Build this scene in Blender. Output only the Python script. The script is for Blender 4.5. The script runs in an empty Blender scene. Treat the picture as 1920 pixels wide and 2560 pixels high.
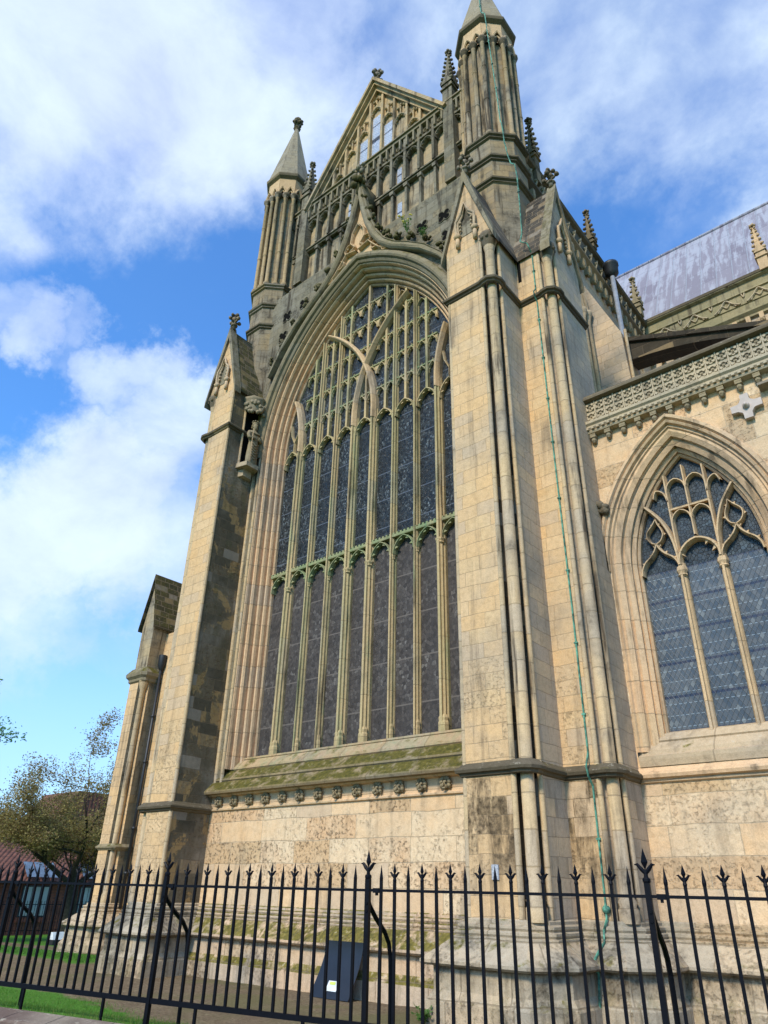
import bpy, math, random
from mathutils import Vector, Matrix
R=math.radians; sin=math.sin; cos=math.cos; PI=math.pi
rnd=random.Random(7)
scene=bpy.context.scene; col=scene.collection
# ------------------------------------------------------------ camera
cd=bpy.data.cameras.new('camera'); cam=bpy.data.objects.new('camera',cd); col.objects.link(cam)
cd.sensor_fit='HORIZONTAL'; cd.sensor_width=36; cd.lens=1764.65/1920*36; cd.clip_start=.05; cd.clip_end=3000
yaw,pit,rol=R(40.3014),R(28.1977),R(1.2889)
Rt=Vector((cos(yaw),sin(yaw),0)); Fw=Vector((-sin(yaw)*cos(pit),cos(yaw)*cos(pit),sin(pit))); Up=Rt.cross(Fw)
R2=Rt*cos(rol)+Up*sin(rol); U2=Up*cos(rol)-Rt*sin(rol)
m=Matrix((R2,U2,-Fw)).transposed().to_4x4(); m.translation=Vector((10.5704,-9.9088,1.6)); cam.matrix_world=m
scene.camera=cam
CAM=m.translation.copy()
# ------------------------------------------------------------ world: blue sky with broken cloud
SUN_AZ,SUN_EL=R(173),R(40)       # azimuth measured from +y clockwise, the sun stands to the left behind the camera
world=bpy.data.worlds.new("World"); scene.world=world; world.use_nodes=True
wt=world.node_tree; wt.nodes.clear()
def wn(t,**k):
    n=wt.nodes.new(t)
    for a,v in k.items(): setattr(n,a,v)
    return n
wl=wt.links.new
sky=wn('ShaderNodeTexSky',sky_type='NISHITA',sun_disc=False,sun_elevation=SUN_EL,sun_rotation=SUN_AZ,air_density=1.0,dust_density=.6,ozone_density=1.6)
tc=wn('ShaderNodeTexCoord')
def wmath(op,a,b=None,c=None):
    n=wn('ShaderNodeMath',operation=op)
    for i,v in enumerate((a,b,c)):
        if v is None: continue
        if isinstance(v,(int,float)): n.inputs[i].default_value=v
        else: wl(v,n.inputs[i])
    return n.outputs[0]
def wvec(op,a,b):
    n=wn('ShaderNodeVectorMath',operation=op)
    for i,v in enumerate((a,b)):
        if isinstance(v,(tuple,Vector)): n.inputs[i].default_value=tuple(v)
        else: wl(v,n.inputs[i])
    return n
D=tc.outputs['Generated']
def wnoise(sc,det,rough,dist,stretch=(1,1,1)):
    v=wvec('MULTIPLY',D,stretch).outputs[0]
    n=wn('ShaderNodeTexNoise'); wl(v,n.inputs['Vector']); n.inputs['Scale'].default_value=sc; n.inputs['Detail'].default_value=det
    n.inputs['Roughness'].default_value=rough; n.inputs['Distortion'].default_value=dist; return n
def pixdir(x,y):
    v=Fw+R2*((x-960)/1764.65)+U2*((1280-y)/1764.65); return v.normalized()
big=wnoise(2.6,8,.56,.25,(1,1,1.6)).outputs[0]; fine=wnoise(6.5,9,.6,.3,(1,1,1.4)).outputs[0]
# banks of cloud: (pixel direction in the sky, angular radius in degrees, weight)
banks=[(60,40,15,1.0),(330,90,15,1.0),(640,80,13,.85),(900,40,10,.65),(60,300,8,.75),(330,330,8,.62),(600,300,7,.6),(560,500,5,.38),(110,790,4.2,.78),(230,825,3.4,.62),(20,740,4,.7),(350,1000,4.2,.72),(230,930,3,.5),(480,1060,5,.72),(440,1180,6,.78),(250,1280,8,.95),(60,1330,8,.95),(420,1400,7,.8),(90,1500,6,.62),(330,1540,6,.5),
 (40,600,4,.25),(1080,70,9,.5),(1420,40,10,.52),(1700,30,12,.58),(1900,160,9,.48),(1500,250,7,.36),(1700,380,7,.28),(1850,540,6,.22),(-500,700,10,.9),(-300,0,16,.9),(-300,1500,12,.8),(2500,600,16,.8),(2500,-200,18,.8),(900,-900,22,.7)]
wv_=wn('ShaderNodeTexNoise'); wl(D,wv_.inputs['Vector']); wv_.inputs['Scale'].default_value=5.5; wv_.inputs['Detail'].default_value=7; wv_.inputs['Roughness'].default_value=.62
sc_=wvec('SCALE',wvec('SUBTRACT',wv_.outputs['Color'],(.5,.5,.5)).outputs[0],(0,0,0)); sc_.inputs['Scale'].default_value=.34
DW=wvec('NORMALIZE',wvec('ADD',D,sc_.outputs[0]).outputs[0],(0,0,0)).outputs[0]
acc=None
for (x,y,rad,w) in banks:
    d=wvec('DOT_PRODUCT',DW,pixdir(x,y)).outputs['Value']
    mr=wn('ShaderNodeMapRange',interpolation_type='SMOOTHSTEP'); wl(d,mr.inputs[0])
    mr.inputs[1].default_value=cos(R(rad*1.25)); mr.inputs[2].default_value=1.0; mr.inputs[3].default_value=0; mr.inputs[4].default_value=w
    acc=mr.outputs[0] if acc is None else wmath('MAXIMUM',acc,mr.outputs[0])
nz=wmath('ADD',wmath('MULTIPLY',big,.68),wmath('MULTIPLY',fine,.32))
cl=wmath('ADD',wmath('MULTIPLY',acc,.86),wmath('MULTIPLY_ADD',nz,1.5,-.75))
mr=wn('ShaderNodeMapRange',interpolation_type='SMOOTHSTEP'); wl(cl,mr.inputs[0]); mr.inputs[1].default_value=.14; mr.inputs[2].default_value=.88; mr.inputs[3].default_value=.03; mr.inputs[4].default_value=.93
sh=wn('ShaderNodeMapRange'); wl(wmath('ADD',wmath('MULTIPLY',fine,.7),wmath('MULTIPLY',big,.5)),sh.inputs[0]); sh.inputs[1].default_value=.42; sh.inputs[2].default_value=.8
cr=wn('ShaderNodeMix',data_type='RGBA'); wl(sh.outputs[0],cr.inputs[0]); cr.inputs[6].default_value=(5.3,6.2,8.6,1); cr.inputs[7].default_value=(7.4,8.7,9.6,1)
tint=wn('ShaderNodeMix',data_type='RGBA',blend_type='MULTIPLY'); tint.inputs[0].default_value=1; wl(sky.outputs[0],tint.inputs[6]); tint.inputs[7].default_value=(.80,1.72,2.60,1)
mx=wn('ShaderNodeMix',data_type='RGBA'); wl(mr.outputs[0],mx.inputs[0]); wl(tint.outputs[2],mx.inputs[6]); wl(cr.outputs[2],mx.inputs[7])
sz=wn('ShaderNodeSeparateXYZ'); wl(D,sz.inputs[0]); hzf=wn('ShaderNodeMapRange',interpolation_type='SMOOTHSTEP'); wl(sz.outputs[2],hzf.inputs[0])
hzf.inputs[1].default_value=-.02; hzf.inputs[2].default_value=.5; hzf.inputs[3].default_value=.72; hzf.inputs[4].default_value=0
mh=wn('ShaderNodeMix',data_type='RGBA'); wl(hzf.outputs[0],mh.inputs[0]); wl(mx.outputs[2],mh.inputs[6]); mh.inputs[7].default_value=(5.0,6.6,8.8,1)
bg=wn('ShaderNodeBackground'); wl(mh.outputs[2],bg.inputs[0]); bg.inputs[1].default_value=.10
wo=wn('ShaderNodeOutputWorld'); wl(bg.outputs[0],wo.inputs[0])
# ------------------------------------------------------------ sun: veiled by thin cloud, so soft
sd=bpy.data.lights.new('sun','SUN'); sd.energy=3.2; sd.angle=R(10); sd.color=(1,.91,.76)
so=bpy.data.objects.new('sun',sd); col.objects.link(so)
sv=Vector((sin(SUN_AZ)*cos(SUN_EL),cos(SUN_AZ)*cos(SUN_EL),sin(SUN_EL)))
so.rotation_euler=sv.to_track_quat('Z','Y').to_euler(); so.location=sv*60
# ------------------------------------------------------------ exposure
vs=scene.view_settings; vs.view_transform='Standard'; vs.look='None'; vs.exposure=.38; vs.gamma=1
# ------------------------------------------------------------ materials
def newmat(name):
    m=bpy.data.materials.new(name); m.use_nodes=True; t=m.node_tree; t.nodes.clear()
    o=t.nodes.new('ShaderNodeOutputMaterial'); b=t.nodes.new('ShaderNodeBsdfPrincipled'); t.links.new(b.outputs[0],o.inputs[0]); return m,t,b
class NT:
    def __init__(s,t): s.t=t
    def n(s,ty,**k):
        n=s.t.nodes.new(ty)
        for a,v in k.items(): setattr(n,a,v)
        return n
    def set(s,sock,v):
        if isinstance(v,bpy.types.NodeSocket): s.t.links.new(v,sock)
        elif v is not None: sock.default_value=v
    def math(s,op,a,b=None,c=None,clamp=False):
        n=s.n('ShaderNodeMath',operation=op,use_clamp=clamp)
        for i,v in enumerate((a,b,c)): s.set(n.inputs[i],v)
        return n.outputs[0]
    def vec(s,op,a,b=None):
        n=s.n('ShaderNodeVectorMath',operation=op); s.set(n.inputs[0],a); s.set(n.inputs[1],b); return n
    def noise(s,v,sc,det=4,ro=.55,di=0):
        n=s.n('ShaderNodeTexNoise'); s.set(n.inputs['Vector'],v); s.set(n.inputs['Scale'],sc); s.set(n.inputs['Detail'],det); s.set(n.inputs['Roughness'],ro); s.set(n.inputs['Distortion'],di); return n.outputs[0]
    def rng(s,v,a,b,c=0.,d=1.,smooth=False):
        n=s.n('ShaderNodeMapRange',interpolation_type='SMOOTHSTEP' if smooth else 'LINEAR'); s.set(n.inputs[0],v)
        for i,x in zip((1,2,3,4),(a,b,c,d)): s.set(n.inputs[i],x)
        return n.outputs[0]
    def mix(s,f,a,b,mode='MIX'):
        n=s.n('ShaderNodeMix',data_type='RGBA',blend_type=mode); s.set(n.inputs[0],f)
        s.set(n.inputs[6],a if not isinstance(a,tuple) else (*a,1)); s.set(n.inputs[7],b if not isinstance(b,tuple) else (*b,1)); return n.outputs[2]
    def ramp(s,f,stops,const=False):
        n=s.n('ShaderNodeValToRGB'); s.set(n.inputs[0],f); e=n.color_ramp
        e.interpolation='CONSTANT' if const else 'LINEAR'
        while len(e.elements)<len(stops): e.elements.new(.5)
        for el,(p,c) in zip(e.elements,stops): el.position=p; el.color=(*c,1)
        return n.outputs[0]
    def xyz(s,v):
        n=s.n('ShaderNodeSeparateXYZ'); s.set(n.inputs[0],v); return n.outputs
    def comb(s,x,y,z):
        n=s.n('ShaderNodeCombineXYZ'); s.set(n.inputs[0],x); s.set(n.inputs[1],y); s.set(n.inputs[2],z); return n.outputs[0]
    def bump(s,h,st,di,nrm=None):
        n=s.n('ShaderNodeBump'); s.set(n.inputs['Height'],h); n.inputs['Strength'].default_value=st; n.inputs['Distance'].default_value=di
        if nrm: s.set(n.inputs['Normal'],nrm)
        return n.outputs[0]
WARM=[(0,(.50,.33,.16)),(.3,(.62,.44,.235)),(.6,(.56,.42,.25)),(.8,(.66,.50,.30)),(1,(.54,.34,.14))]
PALE=[(0,(.50,.40,.26)),(.35,(.60,.49,.34)),(.7,(.47,.41,.33)),(1,(.62,.52,.37))]
PINK=[(0,(.56,.38,.22)),(.4,(.62,.45,.28)),(.8,(.60,.47,.31)),(1,(.64,.42,.25))]
GREY=[(0,(.17,.155,.115)),(.4,(.34,.30,.22)),(.7,(.25,.235,.185)),(1,(.50,.42,.28))]
LOW=[(0,(.62,.50,.33)),(.3,(.64,.46,.27)),(.55,(.68,.57,.40)),(.75,(.60,.42,.25)),(1,(.54,.47,.33))]
def stone(name,pal=WARM,row=.26,wid=.55,mortar=.006,dark=.25,streak=.25,moss=0.,green=0.,grey=.15,pit=.3,band=None,joint=.55,patch=None,spall=0.,zone=None,tint=(1.04,.925,.82)):
    """procedural limestone ashlar laid out on each face's own plane (world metres)."""
    m,t,b=newmat(name); N=NT(t)
    g=N.n('ShaderNodeNewGeometry'); P=g.outputs['Position']; nx,ny,nz=N.xyz(g.outputs['True Normal'])
    px,py,pz=N.xyz(P)
    tan=N.vec('NORMALIZE',N.comb(N.math('MULTIPLY',ny,-1),nx,.0001)).outputs[0]
    u=N.vec('DOT_PRODUCT',P,tan).outputs['Value']
    wob=N.noise(P,.9,2); wob2=N.noise(P,7,2)
    uu=N.math('ADD',u,N.math('MULTIPLY',wob2,.02)); vv=N.math('ADD',N.math('ADD',pz,N.math('MULTIPLY',wob,.10)),N.math('MULTIPLY',wob2,.012))
    bt=N.n('ShaderNodeTexBrick',offset=.5,offset_frequency=2,squash=1.35,squash_frequency=3)
    t.links.new(N.comb(uu,vv,0),bt.inputs['Vector'])
    bt.inputs['Scale'].default_value=1; bt.inputs['Mortar Size'].default_value=mortar; bt.inputs['Mortar Smooth'].default_value=.3; bt.inputs['Bias'].default_value=0
    bt.inputs['Brick Width'].default_value=wid; bt.inputs['Row Height'].default_value=row
    bt.inputs['Color1'].default_value=(0,0,0,1); bt.inputs['Color2'].default_value=(1,1,1,1); bt.inputs['Mortar'].default_value=(.5,.5,.5,1)
    rv=N.xyz(bt.outputs['Color'])[0]; mort=bt.outputs['Fac']
    n1=N.noise(P,.55,5,.6,.3); n2=N.noise(P,2.3,6,.62); n3=N.noise(P,11,6,.65); n4=N.noise(P,60,3,.6)
    val=N.math('ADD',N.math('MULTIPLY',rv,.62),N.math('MULTIPLY',n2,.42))
    c=N.ramp(val,pal)
    # odd grey or ochre replacement blocks
    c=N.mix(N.math('MULTIPLY',N.rng(rv,.86,.9),.35),c,(.47,.36,.20))
    c=N.mix(N.math('MULTIPLY',N.rng(rv,.14,.1),.45),c,(.43,.40,.34))
    # tone drift, speckle
    c=N.mix(N.math('MULTIPLY',N.rng(n1,.42,.68,0,1,True),grey*2.2),c,(.36,.335,.28))
    c=N.mix(1,c,N.ramp(n3,[(.25,(.80,.79,.77)),(.5,(1,1,1)),(.8,(1.1,1.09,1.06))]),'MULTIPLY')
    c=N.mix(1,c,N.ramp(n4,[(.3,(.84,.83,.81)),(.6,(1.05,1.05,1.05))]),'MULTIPLY')
    # vertical run-off streaks and grime
    st=N.noise(N.vec('MULTIPLY',P,(5.5,5.5,.38)).outputs[0],1,6,.62,.2)
    stf=N.math('MULTIPLY',N.rng(st,.50,.66,0,1,True),N.rng(n1,.36,.58))
    c=N.mix(N.math('MULTIPLY',stf,streak*1.7,None,True),c,(.085,.07,.05))
    dk=N.rng(N.math('ADD',N.math('MULTIPLY',n1,.55),N.math('MULTIPLY',n2,.45)),.52,.66,0,1,True)
    c=N.mix(N.math('MULTIPLY',N.math('MULTIPLY',dk,N.rng(n3,.3,.62)),dark*1.6,None,True),c,(.085,.075,.058))
    if patch:    # ragged patches of a second colour where old surface survives
        pn=N.noise(N.vec('MULTIPLY',P,(1.3,1.3,.9)).outputs[0],1.1,7,.66,.5)
        pn=N.math('ADD',pn,N.math('MULTIPLY',N.math('SUBTRACT',rv,.5),.10))
        c=N.mix(N.math('MULTIPLY',N.rng(pn,patch[1],patch[1]+.04,0,1,True),patch[2]),c,patch[0])
    for bd in (band or []):
        z0,z1,amt,bc,th=bd
        mk=N.math('MULTIPLY',N.rng(pz,z0,z0+.5*(z1-z0),0,1,True),N.rng(pz,z1,z1-.06*(z1-z0)-.02,0,1,True))
        s2=N.noise(N.vec('MULTIPLY',P,(3.2,3.2,.7)).outputs[0],1.3,7,.68,.4)
        s2=N.math('ADD',s2,N.math('MULTIPLY',N.math('SUBTRACT',rv,.5),.2))
        c=N.mix(N.math('MULTIPLY',N.math('MULTIPLY',N.math('MULTIPLY',N.rng(s2,th,th+.2,0,1,True),N.rng(n3,.30,.55,.45,1)),mk),amt),c,N.mix(N.rng(n2,.4,.6),bc,(bc[0]*.4,bc[1]*.4,bc[2]*.4)))
    if green: # copper run-off
        gn=N.noise(N.vec('MULTIPLY',P,(3,3,.22)).outputs[0],1.1,5,.6)
        c=N.mix(N.math('MULTIPLY',N.rng(gn,.40,.60,0,1,True),green),c,(.17,.31,.16))
        gn2=N.noise(N.vec('MULTIPLY',P,(4,4,.5)).outputs[0],.9,5,.6)
        c=N.mix(N.math('MULTIPLY',N.rng(gn2,.56,.64,0,1,True),green),c,(.10,.30,.19))
    if moss:
        up=N.rng(nz,.12,.5); mn=N.noise(P,3.0,7,.66,.4)
        mk=N.math('MULTIPLY',up,N.rng(mn,.64-.28*moss,.80-.28*moss,0,1,True))
        mc=N.mix(N.rng(n3,.35,.65),(.065,.07,.014),(.19,.165,.028))
        c=N.mix(N.math('MULTIPLY',mk,.95),c,mc)
        lk=N.math('MULTIPLY',N.rng(n3,.60,.66),N.rng(up,.0,.6)); c=N.mix(N.math('MULTIPLY',lk,.5),c,(.42,.42,.36))
    if spall:
        sp=N.noise(P,15,8,.75,.15); blk=N.math('ADD',N.math('MULTIPLY',rv,.5),N.math('MULTIPLY',n2,.7))
        spm=N.math('MULTIPLY',N.rng(sp,.52,.64,0,1,True),N.rng(blk,.48,.78,0,1,True))
        if zone: spm=N.math('MULTIPLY',spm,N.rng(pz,zone[0],zone[1]))
        c=N.mix(N.math('MULTIPLY',spm,spall),c,(.13,.095,.06))
    c=N.mix(N.math('MULTIPLY',mort,joint),c,(.20,.165,.115))
    c=N.mix(1,c,tint,'MULTIPLY')
    t.links.new(c,b.inputs['Base Color']); b.inputs['Roughness'].default_value=.93; b.inputs['Specular IOR Level'].default_value=.2
    h=N.math('ADD',N.math('MULTIPLY',n3,.5),N.math('MULTIPLY',n4,.18)); h=N.math('ADD',h,N.math('MULTIPLY',n2,.8))
    h=N.math('SUBTRACT',h,N.math('MULTIPLY',mort,1.0)); h=N.math('ADD',h,N.math('MULTIPLY',rv,.35))
    if spall: h=N.math('SUBTRACT',h,N.math('MULTIPLY',spm,1.6))
    t.links.new(N.bump(h,.6,.02+.03*pit),b.inputs['Normal'])
    return m
GRIME=(.10,.075,.045)
M={}
M['butt']=stone('buttress_limestone',WARM,.27,.55,dark=.22,streak=.3,grey=.2,spall=.35,zone=(5.4,4.2),joint=.36,band=[(1.2,3.35,.95,GRIME,.40),(14.0,15.2,.3,(.2,.17,.11),.5)])
M['butt_l']=stone('warm_limestone',WARM,.27,.55,dark=.18,streak=.28,grey=.1,spall=.35,zone=(5.4,4.2),joint=.36,band=[(14.0,15.2,.3,(.2,.17,.11),.5)])
M['side']=stone('grey_limestone',PALE,.27,.52,dark=.10,streak=.12,grey=.45,band=[(1.2,3.35,.5,(.16,.14,.10),.52)])
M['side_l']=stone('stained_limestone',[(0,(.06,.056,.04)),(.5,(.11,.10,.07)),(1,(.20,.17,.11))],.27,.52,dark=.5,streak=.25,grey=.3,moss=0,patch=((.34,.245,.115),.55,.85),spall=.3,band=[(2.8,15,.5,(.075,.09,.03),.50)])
M['low']=stone('large_ashlar',LOW,.42,1.0,mortar=.008,dark=.15,streak=.22,grey=.12,spall=.75,joint=.4,pit=.5,band=[(2.2,3.3,.35,(.24,.19,.12),.52)])
M['aisle']=stone('aisle_ashlar',LOW,.44,1.05,mortar=.008,dark=.12,streak=.15,grey=.2,spall=.25,joint=.35)
M['mould']=stone('moulded_limestone',PINK,.55,4.0,mortar=.008,dark=.2,streak=.42,grey=.18,joint=.6)
M['mouldw']=stone('weathered_moulding',[(0,(.20,.18,.12)),(.5,(.34,.29,.20)),(1,(.28,.26,.19))],.5,4.0,dark=.9,streak=.5,moss=.7,grey=.4,tint=(.72,.67,.57))
M['sill']=stone('mossy_sill',[(0,(.36,.29,.19)),(1,(.46,.36,.23))],3.0,1.1,mortar=.012,dark=.35,streak=.3,moss=1.05,grey=.3,tint=(.66,.60,.50))
M['sill3']=stone('stained_sill',[(0,(.42,.32,.21)),(1,(.52,.39,.26))],3.0,1.1,mortar=.012,dark=.35,streak=.3,moss=.5,green=.2,grey=.3,tint=(.85,.76,.64))
M['sill2']=stone('lichened_sill',[(0,(.42,.35,.24)),(1,(.52,.43,.30))],3.0,1.2,mortar=.012,dark=.5,streak=.3,moss=.30,grey=.4)
M['plinth']=stone('plinth_limestone',[(0,(.48,.40,.29)),(.5,(.56,.46,.33)),(1,(.50,.36,.24))],.36,.8,mortar=.010,dark=.8,streak=.25,moss=.40,grey=.5,spall=.5,pit=.8,band=[(.40,.74,.7,(.07,.06,.04),.42),(-.3,.5,.5,(.13,.13,.05),.46)],tint=(.90,.83,.73))
M['plinthm']=stone('mossy_plinth',[(0,(.50,.40,.27)),(.5,(.58,.44,.30)),(1,(.46,.38,.28))],.36,.8,mortar=.010,dark=.5,streak=.22,moss=1.0,grey=.4,spall=.4,pit=.8,band=[(-.3,.40,.5,(.14,.13,.06),.46)])
M['grey']=stone('weathered_limestone',GREY,.24,.5,dark=.85,streak=.7,grey=.5,spall=.3,moss=.3,tint=(.62,.58,.50))
M['panel']=stone('panel_limestone',[(0,(.40,.34,.23)),(.5,(.52,.42,.27)),(1,(.36,.32,.25))],.3,.6,dark=.7,streak=.7,grey=.5,tint=(.82,.74,.63))
M['gable']=stone('gable_limestone',[(0,(.36,.285,.17)),(.5,(.58,.44,.26)),(1,(.36,.315,.22))],.22,.4,dark=.6,streak=.7,grey=.35,tint=(.88,.79,.67))
M['turret']=stone('turret_limestone',[(0,(.20,.165,.115)),(.4,(.47,.37,.22)),(.7,(.27,.245,.195)),(1,(.54,.42,.25))],.24,.48,dark=.8,streak=.9,grey=.5,tint=(.70,.62,.52))
M['spire']=stone('spire_limestone',[(0,(.30,.26,.18)),(.5,(.37,.32,.225)),(1,(.33,.30,.23))],.2,.45,dark=.3,streak=.3,grey=.3,tint=(.80,.75,.68))
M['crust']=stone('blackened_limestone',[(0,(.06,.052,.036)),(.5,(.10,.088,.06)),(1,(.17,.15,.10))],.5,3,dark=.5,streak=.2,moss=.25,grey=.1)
M['black']=stone('sooty_limestone',[(0,(.02,.019,.017)),(.5,(.045,.040,.03)),(1,(.08,.07,.05))],.3,.7,dark=.4,streak=.3,moss=.1,grey=.0)
M['soot_shade']=stone('sooty_shaded_limestone',[(0,(.022,.018,.012)),(.5,(.05,.038,.024)),(1,(.13,.095,.06))],.27,.55,dark=.6,streak=.8,grey=.1)  # soot streaks plus painted recess shade, for the notches beside the shafts
M['mossc']=stone('moss_grown_carving',[(0,(.045,.045,.02)),(.5,(.09,.085,.035)),(1,(.16,.14,.075))],2,4,dark=.6,streak=.3,moss=.6,grey=.1)
M['carve']=stone('carved_limestone',[(0,(.30,.26,.18)),(.5,(.42,.36,.24)),(1,(.34,.31,.24))],2,4,dark=.5,streak=.3,moss=.3,grey=.2,tint=(.72,.65,.54))
M['carvew']=stone('warm_carving',[(0,(.42,.31,.18)),(.5,(.54,.41,.25)),(1,(.48,.37,.24))],2,4,dark=.35,streak=.3,grey=.2)
M['shaft']=stone('shaft_limestone',[(0,(.42,.33,.20)),(.5,(.54,.43,.26)),(1,(.43,.38,.29))],.5,6,mortar=.01,dark=.45,streak=.6,grey=.3)
M['shaftd']=stone('streaked_shaft_limestone',[(0,(.30,.24,.15)),(.5,(.52,.41,.25)),(1,(.28,.26,.21))],.5,6,mortar=.01,dark=.9,streak=.9,grey=.5,tint=(.78,.69,.57))
M['para2']=stone('mossy_parapet_limestone',[(0,(.24,.23,.15)),(.5,(.40,.36,.24)),(1,(.48,.38,.25))],3,1.6,dark=.8,streak=.6,grey=.35,tint=(.74,.69,.56))
M['trac']=stone('tracery_limestone',[(0,(.38,.31,.18)),(.5,(.54,.43,.26)),(1,(.42,.37,.23))],.9,9,dark=.35,streak=.6,green=.22,grey=.1,tint=(.95,.85,.72))
M['tracg']=stone('copper_stained_tracery',[(0,(.33,.34,.19)),(.5,(.42,.41,.25)),(1,(.45,.38,.24))],.9,9,dark=.2,streak=.3,green=.42,grey=.1,tint=(.72,.70,.58))
M['tracw']=stone('warm_tracery',[(0,(.48,.37,.22)),(.5,(.58,.45,.28)),(1,(.50,.40,.26))],.9,9,dark=.2,streak=.4,grey=.15)
M['slate']=stone('stone_slates',[(0,(.015,.014,.013)),(.5,(.028,.026,.022)),(1,(.05,.045,.036))],.2,.35,mortar=.012,dark=.5,streak=.5,moss=.12,grey=.1,joint=.8)
M['slatem']=stone('mossy_stone_slates',[(0,(.035,.035,.018)),(.5,(.06,.06,.028)),(1,(.09,.085,.04))],.2,.35,mortar=.012,dark=.3,streak=.3,moss=.75,grey=.0,joint=.8)
M['parap']=stone('parapet_limestone',[(0,(.42,.37,.27)),(.5,(.54,.46,.33)),(1,(.60,.46,.28))],3,1.6,dark=.3,streak=.3,grey=.35,tint=(.92,.85,.75))
def simple(name,c,rough=.6,metal=0,var=.25,sc=6,bump=0,spec=.5,c2=None):
    m,t,b=newmat(name); N=NT(t); g=N.n('ShaderNodeNewGeometry'); n=N.noise(g.outputs['Position'],sc,6,.6)
    c2=c2 or tuple(x*(1-var) for x in c)
    t.links.new(N.mix(N.rng(n,.35,.65),c2,c),b.inputs['Base Color']); b.inputs['Roughness'].default_value=rough; b.inputs['Metallic'].default_value=metal; b.inputs['Specular IOR Level'].default_value=spec
    if bump: t.links.new(N.bump(n,.5,bump),b.inputs['Normal'])
    return m
M['pale_plate']=simple('pale_new_stone',(.50,.41,.34),.8,0,.15,9,.004)
M['iron']=simple('black_painted_iron',(.004,.0045,.007),.5,0,.3,30,.002,.12)
M['pipe']=simple('black_cast_iron',(.016,.018,.022),.5,0,.3,20,.002)
M['pipeg']=simple('grey_lead_pipe',(.25,.27,.30),.5,0,.3,8,.002)
M['copper']=simple('verdigris_copper',(.13,.36,.24),.7,0,.45,9,.001,.3,(.02,.06,.045))
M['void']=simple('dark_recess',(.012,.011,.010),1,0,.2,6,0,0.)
M['sheet']=simple('black_plastic_sheet',(.010,.011,.013),.42,0,.4,5,.01,.5)
M['label']=simple('white_sticker',(.7,.72,.66),.5)
M['yel']=simple('yellow_print',(.65,.75,.12),.5)
M['plaque']=simple('pale_metal_plaque',(.50,.50,.50),.5,0,.5,60,0,.5,(.22,.22,.24))
M['bark']=simple('tree_bark',(.055,.048,.03),.95,0,.5,9,.03,.2)
M['white']=simple('white_paint',(.75,.76,.74),.5)
M['dark']=simple('dark_frame',(.02,.02,.022),.5)
M['winpale']=simple('blind_behind_glass',(.40,.43,.40),.25,0,.2,2)
M['cyl']=simple('pale_glazing',(.16,.22,.29),.15,0,.5,3)
M['red']=simple('red_lens',(.5,.03,.01),.3)
def leafmat(name,c1,c2):
    m,t,b=newmat(name); N=NT(t); oi=N.n('ShaderNodeNewGeometry'); r=oi.outputs['Random Per Island']
    c=N.mix(r,c1,c2); t.links.new(c,b.inputs['Base Color']); b.inputs['Roughness'].default_value=.6
    b.inputs['Specular IOR Level'].default_value=.25
    tr=t.nodes.new('ShaderNodeBsdfTranslucent'); t.links.new(c,tr.inputs[0]); ms=t.nodes.new('ShaderNodeMixShader'); ms.inputs[0].default_value=.35
    t.links.new(b.outputs[0],ms.inputs[1]); t.links.new(tr.outputs[0],ms.inputs[2])
    t.links.new(ms.outputs[0],[n for n in t.nodes if n.type=='OUTPUT_MATERIAL'][0].inputs[0]); return m
M['leafa']=leafmat('bronze_young_leaf',(.33,.285,.085),(.20,.13,.06))
M['leafb']=leafmat('green_young_leaf',(.12,.28,.10),(.22,.36,.12))
M['weed']=leafmat('weed_leaf',(.07,.15,.03),(.13,.22,.05))
M['flower']=simple('yellow_flower',(.75,.60,.03),.6)
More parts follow.
